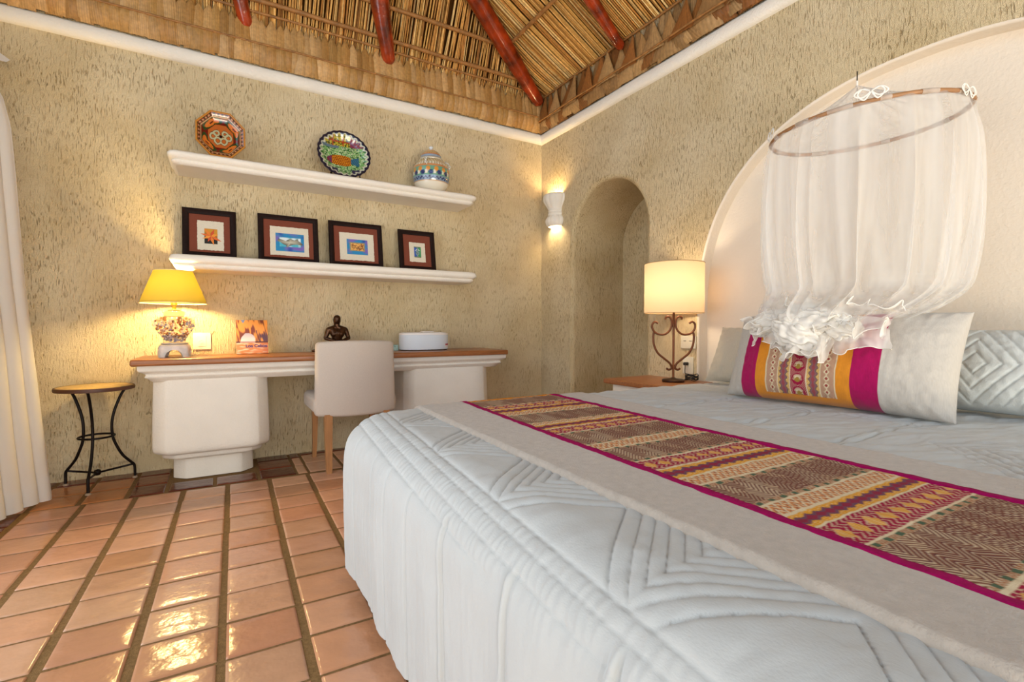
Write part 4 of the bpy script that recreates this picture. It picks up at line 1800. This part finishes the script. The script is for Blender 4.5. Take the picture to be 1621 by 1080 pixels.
    t.grid(P, cv=True, flip=True, col=[[jc(z, 2 * PI * j / na) for j in range(na)] for r, z in fp])
    t.build('jar_body', gl, jar, colors=True, angle=180)
    lp = fine([(.094, .228), (.096, .236), (.092, .243), (.084, .250), (.083, .262), (.076, .280), (.058, .300), (.034, .315), (.014, .322), (.010, .328), (.017, .336), (.016, .346), (.0, .352)], 5)

    def lc_(z, a):
        if z < .246: return lin('#c9bfa8')
        if z < .266: return lin('#8a98a8')
        if z < .274: return lin('#c07848')
        if z > .318: return lin('#d8dce0')
        return lin('#c9ae7c') if int(a * 16 + z * 160) % 3 else lin('#a8804c')
    t = MB()
    P = [[(c[0] + r * math.cos(2 * PI * j / 96), c[1] + r * math.sin(2 * PI * j / 96), ZU + z + .030) for j in range(96)] for r, z in lp]
    t.grid(P, cv=True, flip=True, col=[[lc_(z, 2 * PI * j / 96) for j in range(96)] for r, z in lp])
    t.build('lid', gl, jar, colors=True, angle=180)
    for s_ in (-1, 1):
        h = MB()
        q = []
        for k in range(40):
            u = k / 39
            r = .105 + .038 * math.sin(PI * u)
            z = .235 - .085 * u
            ang = -.35 if s_ > 0 else PI + .9
            tw = .006
            q.append((c[0] + r * math.cos(ang) * 1.05 + tw * math.cos(u * 26), c[1] + r * math.sin(ang) * 1.05 + tw * math.sin(u * 26), ZU + z + .028))
        h.tube(q, .0062, seg=8, col=lin('#d4d0c4'))
        h.build('handle', gl, jar, colors=True, angle=180)


build_ceramics()


# ------------------------------------------------------------------ table lamp with shells
def build_shell_lamp():
    x, y, z = -2.94, -.235, .760
    L = thing('table_lamp', 'lit lamp with yellow cone shade and glass body full of shells on the desk', 'lamp', (x, y, z))
    cer = mat('pale_glazed_stoneware', '#e4dad0', 0.4, var=0.25, vscale=25)
    t = MB()
    # four footed stand
    def foot_fn(p):
        return p
    n = 48
    P = []
    for i, (r, h) in enumerate([(.070, .075), (.082, .078), (.094, .070), (.100, .055), (.098, .040), (.100, .018), (.104, .0)]):
        row = []
        for j in range(n):
            a = 2 * PI * j / n + PI / 4
            sq = 1 / max(abs(math.cos(a)), abs(math.sin(a))) ** .55
            lob = abs(math.sin(2 * (a - PI / 4 + PI / 4)))       # 1 at corners
            k = abs(math.cos(2 * a))
            cut = 0
            hh = h
            if h < .045:
                side = 1 - min(1, abs(((a / (PI / 2)) % 1) - .5) * 2)      # 1 mid side
                mid = abs((((a) / (PI / 2)) % 1) - .0)
                q = abs((((a) / (PI / 2) + .5) % 1) - .5) * 2            # 0 at the axis = mid side
                if q < .62: hh = max(h, .046 - .028 * (q / .62) ** 2)
            row.append((x + r * sq * .86 * math.cos(a), y + r * sq * .86 * math.sin(a), z + hh))
        P.append(row)
    t.grid(P, cv=True, flip=False)
    Pi = [[(x + (px - x) * .88, y + (py - y) * .88, pz - (.006 if i < 3 else 0)) for px, py, pz in row] for i, row in enumerate(P)]
    t.grid(Pi, cv=True, flip=True)
    t.grid([P[-1], Pi[-1]], cv=True)
    t.lathe([(0, .078), (.066, .078), (.072, .082), (.066, .088), (0, .088)], (x, y, z), 32)
    t.build('base', cer, L, angle=60)
    glass = mat('clear_glass', (1, 1, 1), 0.03, trans=1.0)
    glass.node_tree.nodes['Principled BSDF'].inputs['IOR'].default_value = 1.12
    prof = [(.058, .088), (.060, .110), (.070, .130), (.088, .155), (.104, .180), (.112, .200), (.108, .222), (.090, .240), (.066, .248), (.050, .252), (.056, .262), (.058, .275), (.046, .285), (.028, .290)]
    t = MB().lathe(prof, (x, y, z), 48)
    t.build('glass_body', glass, L, angle=180)
    rng = random.Random(9)
    sh = MB()
    cols = ['#e8d4c4', '#c98a5c', '#b06a40', '#e6c9a0', '#9a98ac', '#f0e6da', '#8c5a3c', '#d8a888']
    for i in range(240):
        h = rng.uniform(.10, .232)
        rmax = float(np.interp(h, [q[1] for q in prof[:9]], [q[0] for q in prof[:9]])) - .014
        r = rmax * math.sqrt(rng.uniform(.35, 1))
        a = rng.uniform(0, 2 * PI)
        c = Vector((x + r * math.cos(a), y + r * math.sin(a), z + h))
        d = Vector((rng.gauss(0, 1), rng.gauss(0, 1), rng.gauss(0, .6))).normalized()
        ln = rng.uniform(.010, .022)
        col = lin(cols[rng.randrange(len(cols))] if h > .14 else rng.choice(['#9a98ac', '#b0a8b4', '#8c6a60', '#c9bcc4']))
        if rng.random() < .5:
            q = [c + d * ln * (k / 5 - .5) for k in range(6)]
            sh.tube(q, [.001, .005, .0035, .0062, .0045, .002], seg=7, col=col)
        else:
            # scallop fan
            u = d.orthogonal().normalized()
            v = d.cross(u)
            R_ = rng.uniform(.008, .014)
            P = [[c + (u * math.cos(b_) + v * math.sin(b_)) * R_ * k / 3 * (1 + .06 * math.cos(b_ * 12)) + d * (.004 * (1 - (k / 3) ** 2)) for b_ in [PI * m / 16 for m in range(17)]] for k in range(4)]
            sh.grid(P, col=col)
    o = sh.build('seashell_filling', mat('seashells', '#ffffff', 0.5, attr='Col'), L, colors=True, angle=60)
    o['kind'] = 'stuff'
    brass = mat('brass', '#c9a050', 0.3, metal=0.9)
    t = MB().lathe([(.032, .288), (.034, .292), (.014, .296), (.011, .300), (.011, .318), (.017, .322), (.017, .345), (.010, .35), (.0, .35)], (x, y, z), 24)
    t.tube([(x, y, z + .345), (x, y, z + .545)], .003)
    t.build('socket', brass, L)
    shade_m = thin('yellow_lampshade_fabric', '#f0cc60', 1.0, transl=.50, tcol=(.062, .047, .004))
    za, zb, ra, rb = z + .335, z + .535, .176, .103
    t = MB().lathe([(ra, za - z), (ra - .003, za - z + .003)] + [(ra + (rb - ra) * k / 10, za - z + (zb - za) * k / 10) for k in range(1, 11)], (x, y, z), 64)
    sh = t.build('lamp_shade', shade_m, L, angle=180)
    tm = mat('shade_trim', '#f0dca8', 0.6)
    for r, zz in ((ra, za), (rb, zb)):
        MB().tube([(x + r * math.cos(a), y + r * math.sin(a), zz) for a in [2 * PI * k / 64 for k in range(64)]], .0025, seg=6, closed=True).build('shade_rim', tm, sh)
    t = MB()
    for k in range(3):
        a = 2 * PI * k / 3
        t.tube([(x, y, zb - .012), (x + rb * math.cos(a), y + rb * math.sin(a), zb - .003)], .0012, seg=5)
    t.build('shade_spider', brass, sh)
    b = MB().lathe([(.0, .43), (.015, .425), (.024, .405), (.024, .390), (.014, .365), (.011, .35)], (x, y, z), 20)
    b.build('bulb', emit('warm_bulb', '#ffd890', 25), L, angle=180)
    light_in('shell_lamp_light', (x, y, z + .40), 62, (1.0, .72, .30), .036, parent=L)
    # cord to the socket on the wall
    t = MB().tube(spline([(x + .06, y + .03, z + .012), (x + .115, y + .05, z + .006), (x + .10, y + .16, z + .03), (x + .12, -.03, z + .085), (-2.80, -.028, .855)], 8), .0022, seg=6)
    t.build('cord', mat('white_cable', '#e8dcc0', 0.5), L, angle=180)


build_shell_lamp()


# ------------------------------------------------------------------ sockets and switches
def plate_box(label, cat, c, size, axis, details):
    ivory = M.setdefault('ivory', mat('ivory_plastic', '#e4dcc6', 0.4))
    dark = M.setdefault('slot', mat('dark_slot', '#4a4038', 0.6))
    o = thing('wall_socket' if cat == 'socket' else 'light_switch', label, cat, c)
    w_, h_ = size
    sz = (w_, .010, h_) if axis == 'y' else ((.010, w_, h_))
    MB().rbox(c, sz, .003).build('cover_plate', ivory, o)
    for kind, dx, dz, a, b in details:
        cc = (c[0] + dx, c[1] - .006, c[2] + dz) if axis == 'y' else (c[0] - .006, c[1] - dx, c[2] + dz)
        s_ = (a, .004, b) if axis == 'y' else (.004, a, b)
        MB().rbox(cc, s_, .0012).build('rocker' if kind == 'key' else 'slot', ivory if kind == 'key' else dark, o)
    return o


plate_box('ivory wall socket beside the shell lamp above the desk', 'socket', (-2.802, -.005, .850), (.105, .115), 'y', [('key', 0, 0, .05, .07)])
plate_box('ivory light switch deep inside the arched niche', 'switch', (.594, -.925, .930), (.075, .10), 'x', [('key', -.015, 0, .022, .05), ('slot', .016, .012, .004, .01)])
plate_box('ivory double switch on the wall behind the iron bedside lamp', 'switch', (-.005, -1.752, .845), (.12, .085), 'x', [('slot', -.025, .008, .02, .003), ('slot', .022, .008, .02, .003)])
plate_box('ivory wall socket low behind the iron bedside lamp', 'socket', (-.005, -1.752, .690), (.085, .115), 'x', [('key', 0, 0, .04, .06)])


# ------------------------------------------------------------------ book
def build_book():
    bk = thing('book', 'upright souvenir book with an orange rock arch cover leaning on the wall above the desk', 'book', (-2.505, -.14, .760))
    W, H, T = .194, .236, .022
    lean = .05
    c0 = Vector((-2.505, -.150, .761))
    up = Vector((0, lean, H)).normalized()
    nn = Vector((0, -up.z, up.y))
    rz = math.radians(3)
    rt_ = Vector((math.cos(rz), math.sin(rz), 0))
    pt = lambda a, h, d: c0 + rt_ * a + up * h + nn * d
    t = MB()
    vs = [pt(a, h, d) for d in (-T / 2 + .002, T / 2 - .002) for a, h in ((-W / 2 + .003, .003), (W / 2 - .003, .003), (W / 2 - .003, H - .003), (-W / 2 + .003, H - .003))]
    t.add(vs, [(0, 1, 2, 3), (4, 7, 6, 5), (0, 4, 5, 1), (1, 5, 6, 2), (2, 6, 7, 3), (3, 7, 4, 0)])
    t.build('pages', mat('book_pages', '#efe4cc', 0.8), bk, smooth=False)
    cov = mat('glossy_book_cover', '#ffffff', 0.25, attr='Col', coat=0.3)

    def colf(u, v):
        sky = mixc(lin('#c9c0d0'), lin('#8a86a8'), smoothstep(.35, .65, v))
        orange = lin('#d8752c')
        n_ = nz3(u * 7, v * 3, 1)
        streak = nz3(u * 16 + v * 4, v * 3.5, 6)
        rock = mixc(lin('#e8963c'), lin('#7a3818'), smoothstep(-.25, .25, n_ + .8 * streak))
        if u > .62 and v < .70: rock = mixc(rock, lin('#5a3a44'), smoothstep(.0, .25, streak + .12))
        if v > .36:
            if .10 < u < .60:
                top = .36 + .25 * math.sqrt(max(0, 1 - ((u - .37) / .235) ** 2)) + .02 * nz3(u * 12, 1, 1)
                if v < top and abs(u - .37) < .235: return mixc(lin('#e6dcd8'), lin('#a8a0b8'), smoothstep(.38, .62, v) * .8 + .15 * nz3(u * 3, v * 40, 2))
            if v > .90 + abs(u - .22) * 1.4: return lin('#7c88a8')
            return rock
        if v > .325:
            if .12 < u < .60: return lin('#b8908a')
            return lin('#5c3428')
        wave = nz3(u * 5, v * 22, 3)
        return mixc(mixc(lin('#e08a4c'), lin('#f0c9a4'), smoothstep(-.1, .4, wave)), lin('#b85a24'), smoothstep(.7, 1.0, u) * .7)
    n = 70
    P, C = [], []
    for i in range(n + 1):
        P.append([pt(-W / 2 + W * i / n, H * j / n, T / 2) for j in range(n + 1)])
        C.append([colf(i / n, j / n) for j in range(n + 1)])
    t = MB()
    t.grid(P, col=C)
    oc = lin('#7a3418')
    for d in (-T / 2,):
        t.add([pt(-W / 2, 0, d), pt(W / 2, 0, d), pt(W / 2, H, d), pt(-W / 2, H, d)], [(0, 1, 2, 3)], col=oc)
    t.add([pt(-W / 2, 0, -T / 2), pt(-W / 2, H, -T / 2), pt(-W / 2, H, T / 2), pt(-W / 2, 0, T / 2)], [(0, 1, 2, 3)], col=lin('#c9a890'))
    t.build('cover', cov, bk, colors=True, smooth=False)
    # title
    def text(body, size, a, h, col, name):
        cu = bpy.data.curves.new(name, 'FONT')
        cu.body = body
        cu.size = size
        cu.extrude = .0002
        cu.offset = .0009
        cu.align_x = 'RIGHT'
        o = bpy.data.objects.new(name, cu)
        COL.objects.link(o)
        bpy.context.view_layer.update()
        dg = bpy.context.evaluated_depsgraph_get()
        me = bpy.data.meshes.new_from_object(o.evaluated_get(dg))
        bpy.data.objects.remove(o)
        t = MB()
        t.add([pt(a + v.co.x, h + v.co.y, T / 2 + .0006 + v.co.z) for v in me.vertices], [tuple(p.vertices) for p in me.polygons])
        t.build(name, mat(name + '_ink', col, 0.5), bk, smooth=False)
    text('Los Cabos', .031, W / 2 - .006, .044, '#4a3070', 'title_lettering')


build_book()


# ------------------------------------------------------------------ statuette
def build_statue():
    c = Vector((-1.955, -.20, .760))
    t = MB()

    def cap(a, b, r0, r1):
        a, b = c + Vector(a), c + Vector(b)
        n = 8
        d = (b - a)
        L_ = max(d.length, 1e-4)
        d.normalize()
        q, rs = [], []
        for k in range(5):
            s_ = math.sin(PI / 2 * (k / 5))
            q.append(a - d * r0 * math.cos(PI / 2 * k / 5)); rs.append(max(.0008, r0 * s_))
        for k in range(7):
            q.append(a.lerp(b, k / 6)); rs.append(r0 + (r1 - r0) * k / 6)
        for k in range(4, -1, -1):
            q.append(b + d * r1 * math.cos(PI / 2 * k / 5)); rs.append(max(.0008, r1 * math.sin(PI / 2 * k / 5)))
        t.tube(q, rs, seg=18)
    # crossed legs (hidden behind the chair for the most part), wide lap
    for s_ in (-1, 1):
        cap((s_ * .025, .01, .035), (s_ * .125, -.045, .028), .034, .024)
        cap((s_ * .125, -.045, .026), (-s_ * .04, -.085, .022), .021, .015)
    cap((.12, -.05, .022), (.175, -.03, .016), .014, .008)
    cap((-.12, -.05, .022), (-.175, -.03, .016), .014, .008)
    # torso
    cap((0, .0, .045), (0, .0, .085), .040, .033)
    cap((0, .0, .085), (0, .002, .135), .034, .045)
    for s_ in (-1, 1):
        cap((s_ * .022, -.012, .135), (s_ * .030, -.006, .158), .028, .026)
        cap((s_ * .012, 0, .182), (s_ * .056, .002, .166), .020, .021)      # shoulder
        cap((s_ * .060, .002, .163), (s_ * .080, -.002, .110), .020, .015)  # upper arm
        cap((s_ * .080, -.004, .104), (s_ * .030, -.045, .086), .0145, .010)  # forearm
        cap((s_ * .028, -.047, .086), (s_ * .006, -.050, .083), .011, .008)
    cap((0, 0, .18), (0, -.004, .215), .017, .015)
    # head with hood
    cap((0, -.003, .232), (0, -.005, .248), .0265, .0265)
    cap((0, -.027, .236), (0, -.031, .233), .005, .004)        # nose
    cap((0, .010, .238), (0, .008, .205), .027, .022)
    o = t.build('figurine', mat('dark_bronze', '#5a3a22', 0.28, metal=0.75, spec=0.6, var=0.75, vscale=35, bump=0.0008, bscale=80), angle=180, origin=tuple(c))
    m = o.modifiers.new('remesh', 'REMESH')
    m.mode = 'VOXEL'
    m.voxel_size = .0022
    m.use_smooth_shade = True
    s_ = o.modifiers.new('smooth', 'SMOOTH')
    s_.iterations = 4
    tag(o, 'dark bronze seated figurine with arms folded in front, on the desk behind the chair', 'figurine')


build_statue()


# ------------------------------------------------------------------ oval white box and card
def build_box():
    cx_, cy_, z = -1.285, -.205, .760
    o = thing('oval_speaker', 'oval white music player with a small red and white label on the desk', 'music player', (cx_, cy_, z))
    wh = mat('white_matte_plastic', '#d6dde4', 0.45, spec=0.4)
    rim = mat('white_gloss_plastic', '#efe9e4', 0.3)
    A, B = .198, .118

    def ov(a, k=1.0, e=2.5):
        ca, sa = math.cos(a), math.sin(a)
        return (A * k * abs(ca) ** (2 / e) * (1 if ca >= 0 else -1), B * k * abs(sa) ** (2 / e) * (1 if sa >= 0 else -1))

    def loft(prof, mats, name):
        t = MB()
        P = []
        for k, h in prof:
            P.append([(cx_ + ov(2 * PI * j / 96, k)[0], cy_ + ov(2 * PI * j / 96, k)[1], z + h) for j in range(96)])
        t.grid(P, cv=True, flip=True)
        for idx, rev in ((0, True), (-1, False)):
            f = tuple(range(96))
            t.add(P[idx], [f[::-1] if rev else f])
        return t.build(name, mats, o, angle=40)
    loft([(.93, 0), (.96, .003), (.96, .008)], M['slot'], 'foot')
    loft([(.97, .008), (1.0, .010), (1.0, .118), (.99, .124)], wh, 'grille')
    loft([(1.0, .1245), (1.0, .130), (.985, .137), (.93, .142), (.8, .1435)], rim, 'top_panel')
    MB().rbox((cx_ + .02, cy_ - .02, z + .1475), (.10, .05, .008), .003).build('control_dial', rim, o)
    # label on the curved front, lower right
    def lab(x0, x1, h0, h1, m, name):
        t = MB()
        P = []
        for k in range(9):
            xx = x0 + (x1 - x0) * k / 8
            u = min(.999, abs(xx) / A)
            yy = -B * (1 - u ** 2.5) ** (1 / 2.5) - .0012
            P.append([(cx_ + xx, cy_ + yy, z + h0), (cx_ + xx, cy_ + yy, z + h1)])
        t.grid(P, flip=False)
        t.build(name, m, o)
    lab(.148, .188, .040, .052, mat('red_label', '#b83848', 0.5), 'red_label')
    lab(.148, .188, .022, .040, mat('white_label', '#e8e0dc', 0.5), 'white_label')
    lab(.160, .163, .030, .034, M['slot'], 'label_print')
    lab(.172, .178, .030, .033, M['slot'], 'label_print')
    c = MB().rbox((-1.54, -.16, .783), (.10, .06, .046), .002)
    t = c.build('card_box', mat('grey_green_print', '#b4c8bc', 0.6, var=0.6, vscale=50, color2='#6f9080'))
    tag(t, 'small grey-green patterned box on the desk between chair and music player', 'box')


build_box()


# ------------------------------------------------------------------ desk chair
def build_chair():
    fab = mat('oatmeal_upholstery', '#cdbfb1', 0.95, spec=0.1, var=0.10, vscale=320, bump=0.0008, bscale=420, sheen=0.2)
    ch = thing('desk_chair', 'upholstered oatmeal chair with pale wooden legs pushed in at the desk, seen from behind', 'chair', (-1.905, -.42, 0))
    cx_ = -1.908

    def bend(p):
        u = (p.x - cx_) / .255
        v = (p.z - .60) / .25
        p.y += .055 * u * u
        p.x += -.0 + .006 * (1 - v) * (1 if u > 0 else -1)
        p.z += .010 * (1 - u * u) * (1 if v > .8 else 0)
        if v < -.7: p.z += -.012 * (1 - u * u)
        return p
    b = MB().rbox((cx_, -.625, .605), (.512, .062, .480), .022, n=4, fn=bend, div=14)
    b.build('backrest', fab, ch, angle=180)
    # piping seam along the top of the back
    pts = [bend(Vector((cx_ - .235 + .47 * i / 24, -.598, .842))) for i in range(25)]
    MB().tube(pts, .004, seg=6).build('piping', fab, ch, angle=180)
    b = MB().rbox((cx_, -.365, .432), (.550, .47, .115), .035, n=4, div=4)
    b.build('seat', fab, ch, angle=180)
    lm = M['lightwood']

    def leg(x, y, dx, dy, r0, r1):
        t = MB()
        rings = []
        for k in range(9):
            u = k / 8
            z = .375 * (1 - u)
            r = r0 + (r1 - r0) * u
            ox, oy = dx * u ** 1.8, dy * u ** 1.8
            rings.append([(x + ox + a * r, y + oy + b_ * r, z) for a, b_ in ((-1, -1), (-.85, -1), (.85, -1), (1, -1), (1, 1), (-1, 1))])
        t.grid(rings, cv=True)
        t.add(rings[-1], [tuple(range(6))[::-1]])
        t.build('leg', lm, ch, angle=40)
    leg(cx_ - .188, -.605, -.006, -.050, .025, .017)
    leg(cx_ + .190, -.615, .012, -.035, .021, .0145)
    leg(cx_ - .205, -.19, -.005, .015, .020, .013)
    leg(cx_ + .205, -.19, .005, .015, .020, .013)


build_chair()


# ------------------------------------------------------------------ little iron side table
def build_side_table():
    c = Vector((-3.335, -.205, 0))
    s = thing('side_table', 'round side table with mosaic top on three curved black iron legs, by the curtain', 'table', tuple(c))
    top = mat('mosaic_stone', '#d8b878', 0.45, var=0.35, vscale=45, bump=0.0012, bscale=70)
    rim = mat('brown_rim', '#5a3626', 0.5, var=0.3)
    z = .590
    R = .187
    MB().lathe([(0, z - .012), (R - .010, z - .012), (R - .008, z + .003), (R - .012, z + .006), (0, z + .006)], (c.x, c.y, 0), 56).build('table_top', top, s, angle=40)
    MB().lathe([(R - .012, z - .016), (R, z - .016), (R + .002, z - .006), (R, z + .004), (R - .008, z + .0065), (R - .0075, z - .010), (R - .012, z - .016)], (c.x, c.y, 0), 56).build('rim_band', rim, s, angle=40)
    for a in (math.radians(-93), math.radians(150), math.radians(27)):
        ca, sa = math.cos(a), math.sin(a)
        prof = [(.150, z - .016), (.120, z - .07), (.088, z - .16), (.076, .36), (.078, .29), (.090, .24), (.125, .16), (.168, .105), (.184, .085), (.188, .06), (.188, .008)]
        q = spline([(c.x + r * ca, c.y + r * sa, h) for r, h in prof], 5)
        leg = MB().tube(q, .0078, seg=8).build('leg', M['iron'], s, angle=180)
        MB().lathe([(0, 0), (.014, 0), (.014, .007), (.008, .012), (0, .012)], (c.x + .188 * ca, c.y + .188 * sa, 0), 16).build('foot_cap', mat('pale_cap', '#a89078', 0.6), leg)
        # stretcher rod to the middle
        MB().tube([(c.x + .180 * ca, c.y + .180 * sa, .088), (c.x + .01 * ca, c.y + .01 * sa, .078)], .0062, seg=8).build('stretcher', M['iron'], s, angle=180)
    MB().lathe([(0, .06), (.012, .063), (.018, .072), (.019, .082), (.014, .094), (0, .099)], (c.x, c.y, 0), 20).build('stretcher_knob', M['iron'], s, angle=180)
    rr = .084
    MB().tube([(c.x + rr * math.cos(a), c.y + rr * math.sin(a), .295) for a in [2 * PI * k / 40 for k in range(40)]], .0062, seg=8, closed=True).build('ring', M['iron'], s, angle=180)


build_side_table()


# ------------------------------------------------------------------ bedside table and iron lamp
def build_bedside():
    t = thing('bedside_table', 'low bedside table with an orange-brown wooden top between niche and bed', 'table', (-.22, -1.67, 0))
    MB().rbox((-.222, -1.675, .578), (.44, .55, .034), .010, n=4, div=2).build('table_top', M['wood'], t)
    MB().rbox((-.20, -1.675, .281), (.36, .50, .560), .012, n=3).build('cabinet_body', M['white'], t)

    x, y, z = -.205, -1.80, .595
    L = thing('bedside_lamp', 'lit drum-shade lamp on scrolled brown iron, on the bedside table', 'lamp', (x, y, z))
    iron = M['bronzeiron']
    MB().lathe([(0, 0), (.066, 0), (.069, .004), (.069, .013), (.062, .018), (.02, .023), (.012, .028), (0, .028)], (x, y, z), 40).build('base', mat('dark_bronze_base', '#4a3020', 0.4, metal=0.5, var=0.3), L, angle=40)
    rtv = Vector((math.cos(math.radians(YAW)), -math.sin(math.radians(YAW)), 0))
    MB().tube([(x, y, z + .02), (x, y, z + .62)], .0072, seg=12).build('stem', iron, L, angle=180)
    rt = Vector((.859, -.512, 0))
    for s_ in (-1, 1):
        up = [(-.052, .398), (-.050, .412), (-.036, .418), (-.020, .408), (-.0125, .385), (-.014, .355), (-.028, .325), (-.058, .304), (-.092, .304), (-.120, .318), (-.136, .345), (-.134, .372), (-.118, .384), (-.100, .374)]
        lo = [(-.126, .316), (-.130, .285), (-.124, .235), (-.100, .185), (-.060, .150), (-.026, .122), (-.0125, .100), (-.014, .084), (-.030, .078), (-.044, .086)]
        for nm, pr in (('upper_scroll', up), ('lower_scroll', lo)):
            q = spline([Vector((x, y, z + h)) + rt * (d * -s_) for d, h in pr], 6)
            MB().tube(q, .0068, seg=8).build(nm, iron, L, angle=180)
    sm = thin('cream_lampshade_linen', '#dfc4a2', 1.0, transl=.50)
    R = .183
    za, zb = .440, .752
    t2 = MB().lathe([(R, za + (zb - za) * k / 8) for k in range(9)], (x, y, z), 72)
    sh = t2.build('lamp_shade', sm, L, angle=180)
    rm = mat('shade_rim_wire', '#b89a70', 0.6)
    for h in (za, zb):
        MB().tube([(x + R * math.cos(a), y + R * math.sin(a), z + h) for a in [2 * PI * k / 72 for k in range(72)]], .0022, seg=6, closed=True).build('shade_rim', rm, sh)
    q = MB()
    for k in range(3):
        a = 2 * PI * k / 3 + .3
        q.tube([(x, y, z + zb - .03), (x + R * math.cos(a), y + R * math.sin(a), z + zb - .004)], .0015, seg=5)
    q.build('shade_spider', iron, sh)
    b = MB().lathe([(.0, .655), (.018, .648), (.029, .62), (.026, .595), (.014, .57), (.012, .555)], (x, y, z), 20)
    b.build('bulb', emit('soft_bulb', '#ffe4b0', 22), L, angle=180)
    light_in('bedside_lamp_light', (x, y, z + .60), 10, (1.0, .80, .56), .040, parent=L)
    # coiled black cord and plug
    pts = [(x + .05, y - .01, z + .010)]
    cc = Vector((x + .128, y - .04, z + .018))
    for k in range(64):
        a = k * .62
        pts.append((cc.x + .030 * math.cos(a), cc.y + .050 * math.sin(a) * .9, cc.z - .008 + .0005 * k + .008 * math.sin(k * 1.7)))
    pts += [(-.07, -1.78, z + .05), (-.05, -1.765, z + .10), (-.03, -1.752, z + .105)]
    MB().tube(spline(pts, 3), .0026, seg=6).build('cord', mat('black_cable', '#16120f', 0.5), L, angle=180)
    MB().rbox((-.028, -1.752, z + .106), (.036, .022, .020), .006).build('plug', mat('black_plug', '#1a1512', 0.5), L)


build_bedside()


# ------------------------------------------------------------------ wall sconce
def build_sconce():
    cy_, z0 = -.245, 1.875
    s = thing('wall_sconce', 'lit white fluted capital-shaped wall sconce beside the room corner', 'wall lamp', (0, cy_, z0))
    prof = [(.082, 0), (.096, .018), (.104, .040), (.102, .066), (.086, .088), (.078, .100), (.082, .108), (.082, .122), (.076, .128), (.076, .136), (.083, .142), (.078, .152), (.084, .17), (.100, .196), (.118, .225), (.125, .252), (.122, .278), (.112, .292), (.106, .295)]
    t = MB()
    n = 96
    P = []
    for i, (r, h) in enumerate(prof):
        row = []
        for j in range(n + 1):
            a = PI / 2 + PI * j / n          # half circle towards -x
            fl = 0
            if h > .15: fl = .009 * smoothstep(.15, .22, h) * (abs(math.sin(a * 5.5)) ** .6 - .5)
            elif h < .095: fl = .007 * (abs(math.sin(a * 6.5)) ** .6 - .5) * smoothstep(.0, .03, h)
            rr = r + fl
            row.append((rr * math.cos(a) * .95, cy_ + rr * math.sin(a), z0 + h))
        P.append(row)
    t.grid(P, flip=True)
    Pi = [[(px * .90, cy_ + (py - cy_) * .90, pz) for px, py, pz in row] for row in P]
    t.grid(Pi)
    t.grid([P[-1], Pi[-1]], flip=True)
    t.grid([Pi[0], P[0]], flip=True)
    t.build('shade', M['white'], s, angle=60)
    MB().rbox((-.03, cy_, z0 + .14), (.03, .03, .06), .006).build('bulb', emit('sconce_bulb', '#fff0c8', 30), s)
    light_in('sconce_light_down', (-.045, cy_, z0 + .055), 5, (1.0, .80, .50), .02, parent=s)
    light_in('sconce_light_up', (-.045, cy_, z0 + .235), 6, (1.0, .72, .36), .02, parent=s)


build_sconce()


# ------------------------------------------------------------------ curtain
def build_curtain():
    cu = thing('curtain', 'long white curtain hanging at the left edge of the room', 'curtain', (-3.7, -.9, 0))
    cm = thin('white_curtain_cloth', '#efece8', 1.0, transl=.35)
    nv, ns = 60, 340
    P = []
    for i in range(ns + 1):
        s_ = i / ns * 1.5                    # metres along the rail
        row = []
        for j in range(nv + 1):
            z = .022 + 2.20 * j / nv
            xe = interp([0, .5, 1.17, 1.66, 1.98, 2.13, 2.23], [-3.485, -3.52, -3.566, -3.590, -3.604, -3.63, -3.69], z)
            ye = -.445
            k = smoothstep(2.3, 0, z)
            d = min(1, s_ / .30)
            x = xe - (.17 * d + .03 * s_) * (1.0) + .0
            y = ye - s_ * .62 * (.72 + .28 * k) - .09 * d * k
            ph = s_ * 2 * PI / .075 + .9 * math.sin(s_ * 9)
            am = (.008 + .012 * k) * smoothstep(0, .05, s_ + .015)
            x += am * math.sin(ph) * .8
            y += am * .7 * math.cos(ph * 1.0)
            x += .006 * nz3(s_ * 8, z * 1.5, 1)
            zz = z + (.018 * math.sin(s_ * 19 + 1) * (1 - j / nv))
            if j == 0: zz = .018 + .008 * math.sin(s_ * 19)
            if x > xe + .004: x = xe + .004
            row.append((x, y, zz))
        P.append(row)
    MB().grid(P).build('curtain_panel', cm, cu, angle=180)
    # hem band
    Ph = [[(r[j][0] + .0015, r[j][1] - .0015, r[j][2]) for j in (0, 1, 2, 3)] for r in P]
    MB().grid(Ph).build('hem', cm, cu, angle=180)
    # folded end of the heading
    t = MB()
    for k, (tip, zt) in enumerate((((-3.600, -.44, 2.318), .0), ((-3.632, -.46, 2.285), .0))):
        q = [Vector(tip), Vector((-3.70, -.52, 2.375 - .05 * k)), Vector((-3.80, -.62, 2.42 - .05 * k)), Vector((-3.80, -.66, 2.30 - .04 * k)), Vector((-3.70, -.56, 2.285 - .03 * k))]
        t.add(q, [(0, 1, 4), (1, 2, 3, 4)])
        q2 = [p + Vector((-.01, -.02, -.022)) for p in q]
        t.add(q2, [(0, 1, 4), (1, 2, 3, 4)])
        t.add([q[0], q[4], q2[4], q2[0]], [(0, 1, 2, 3)])
    t.build('heading_fold', cm, cu, smooth=False)


build_curtain()
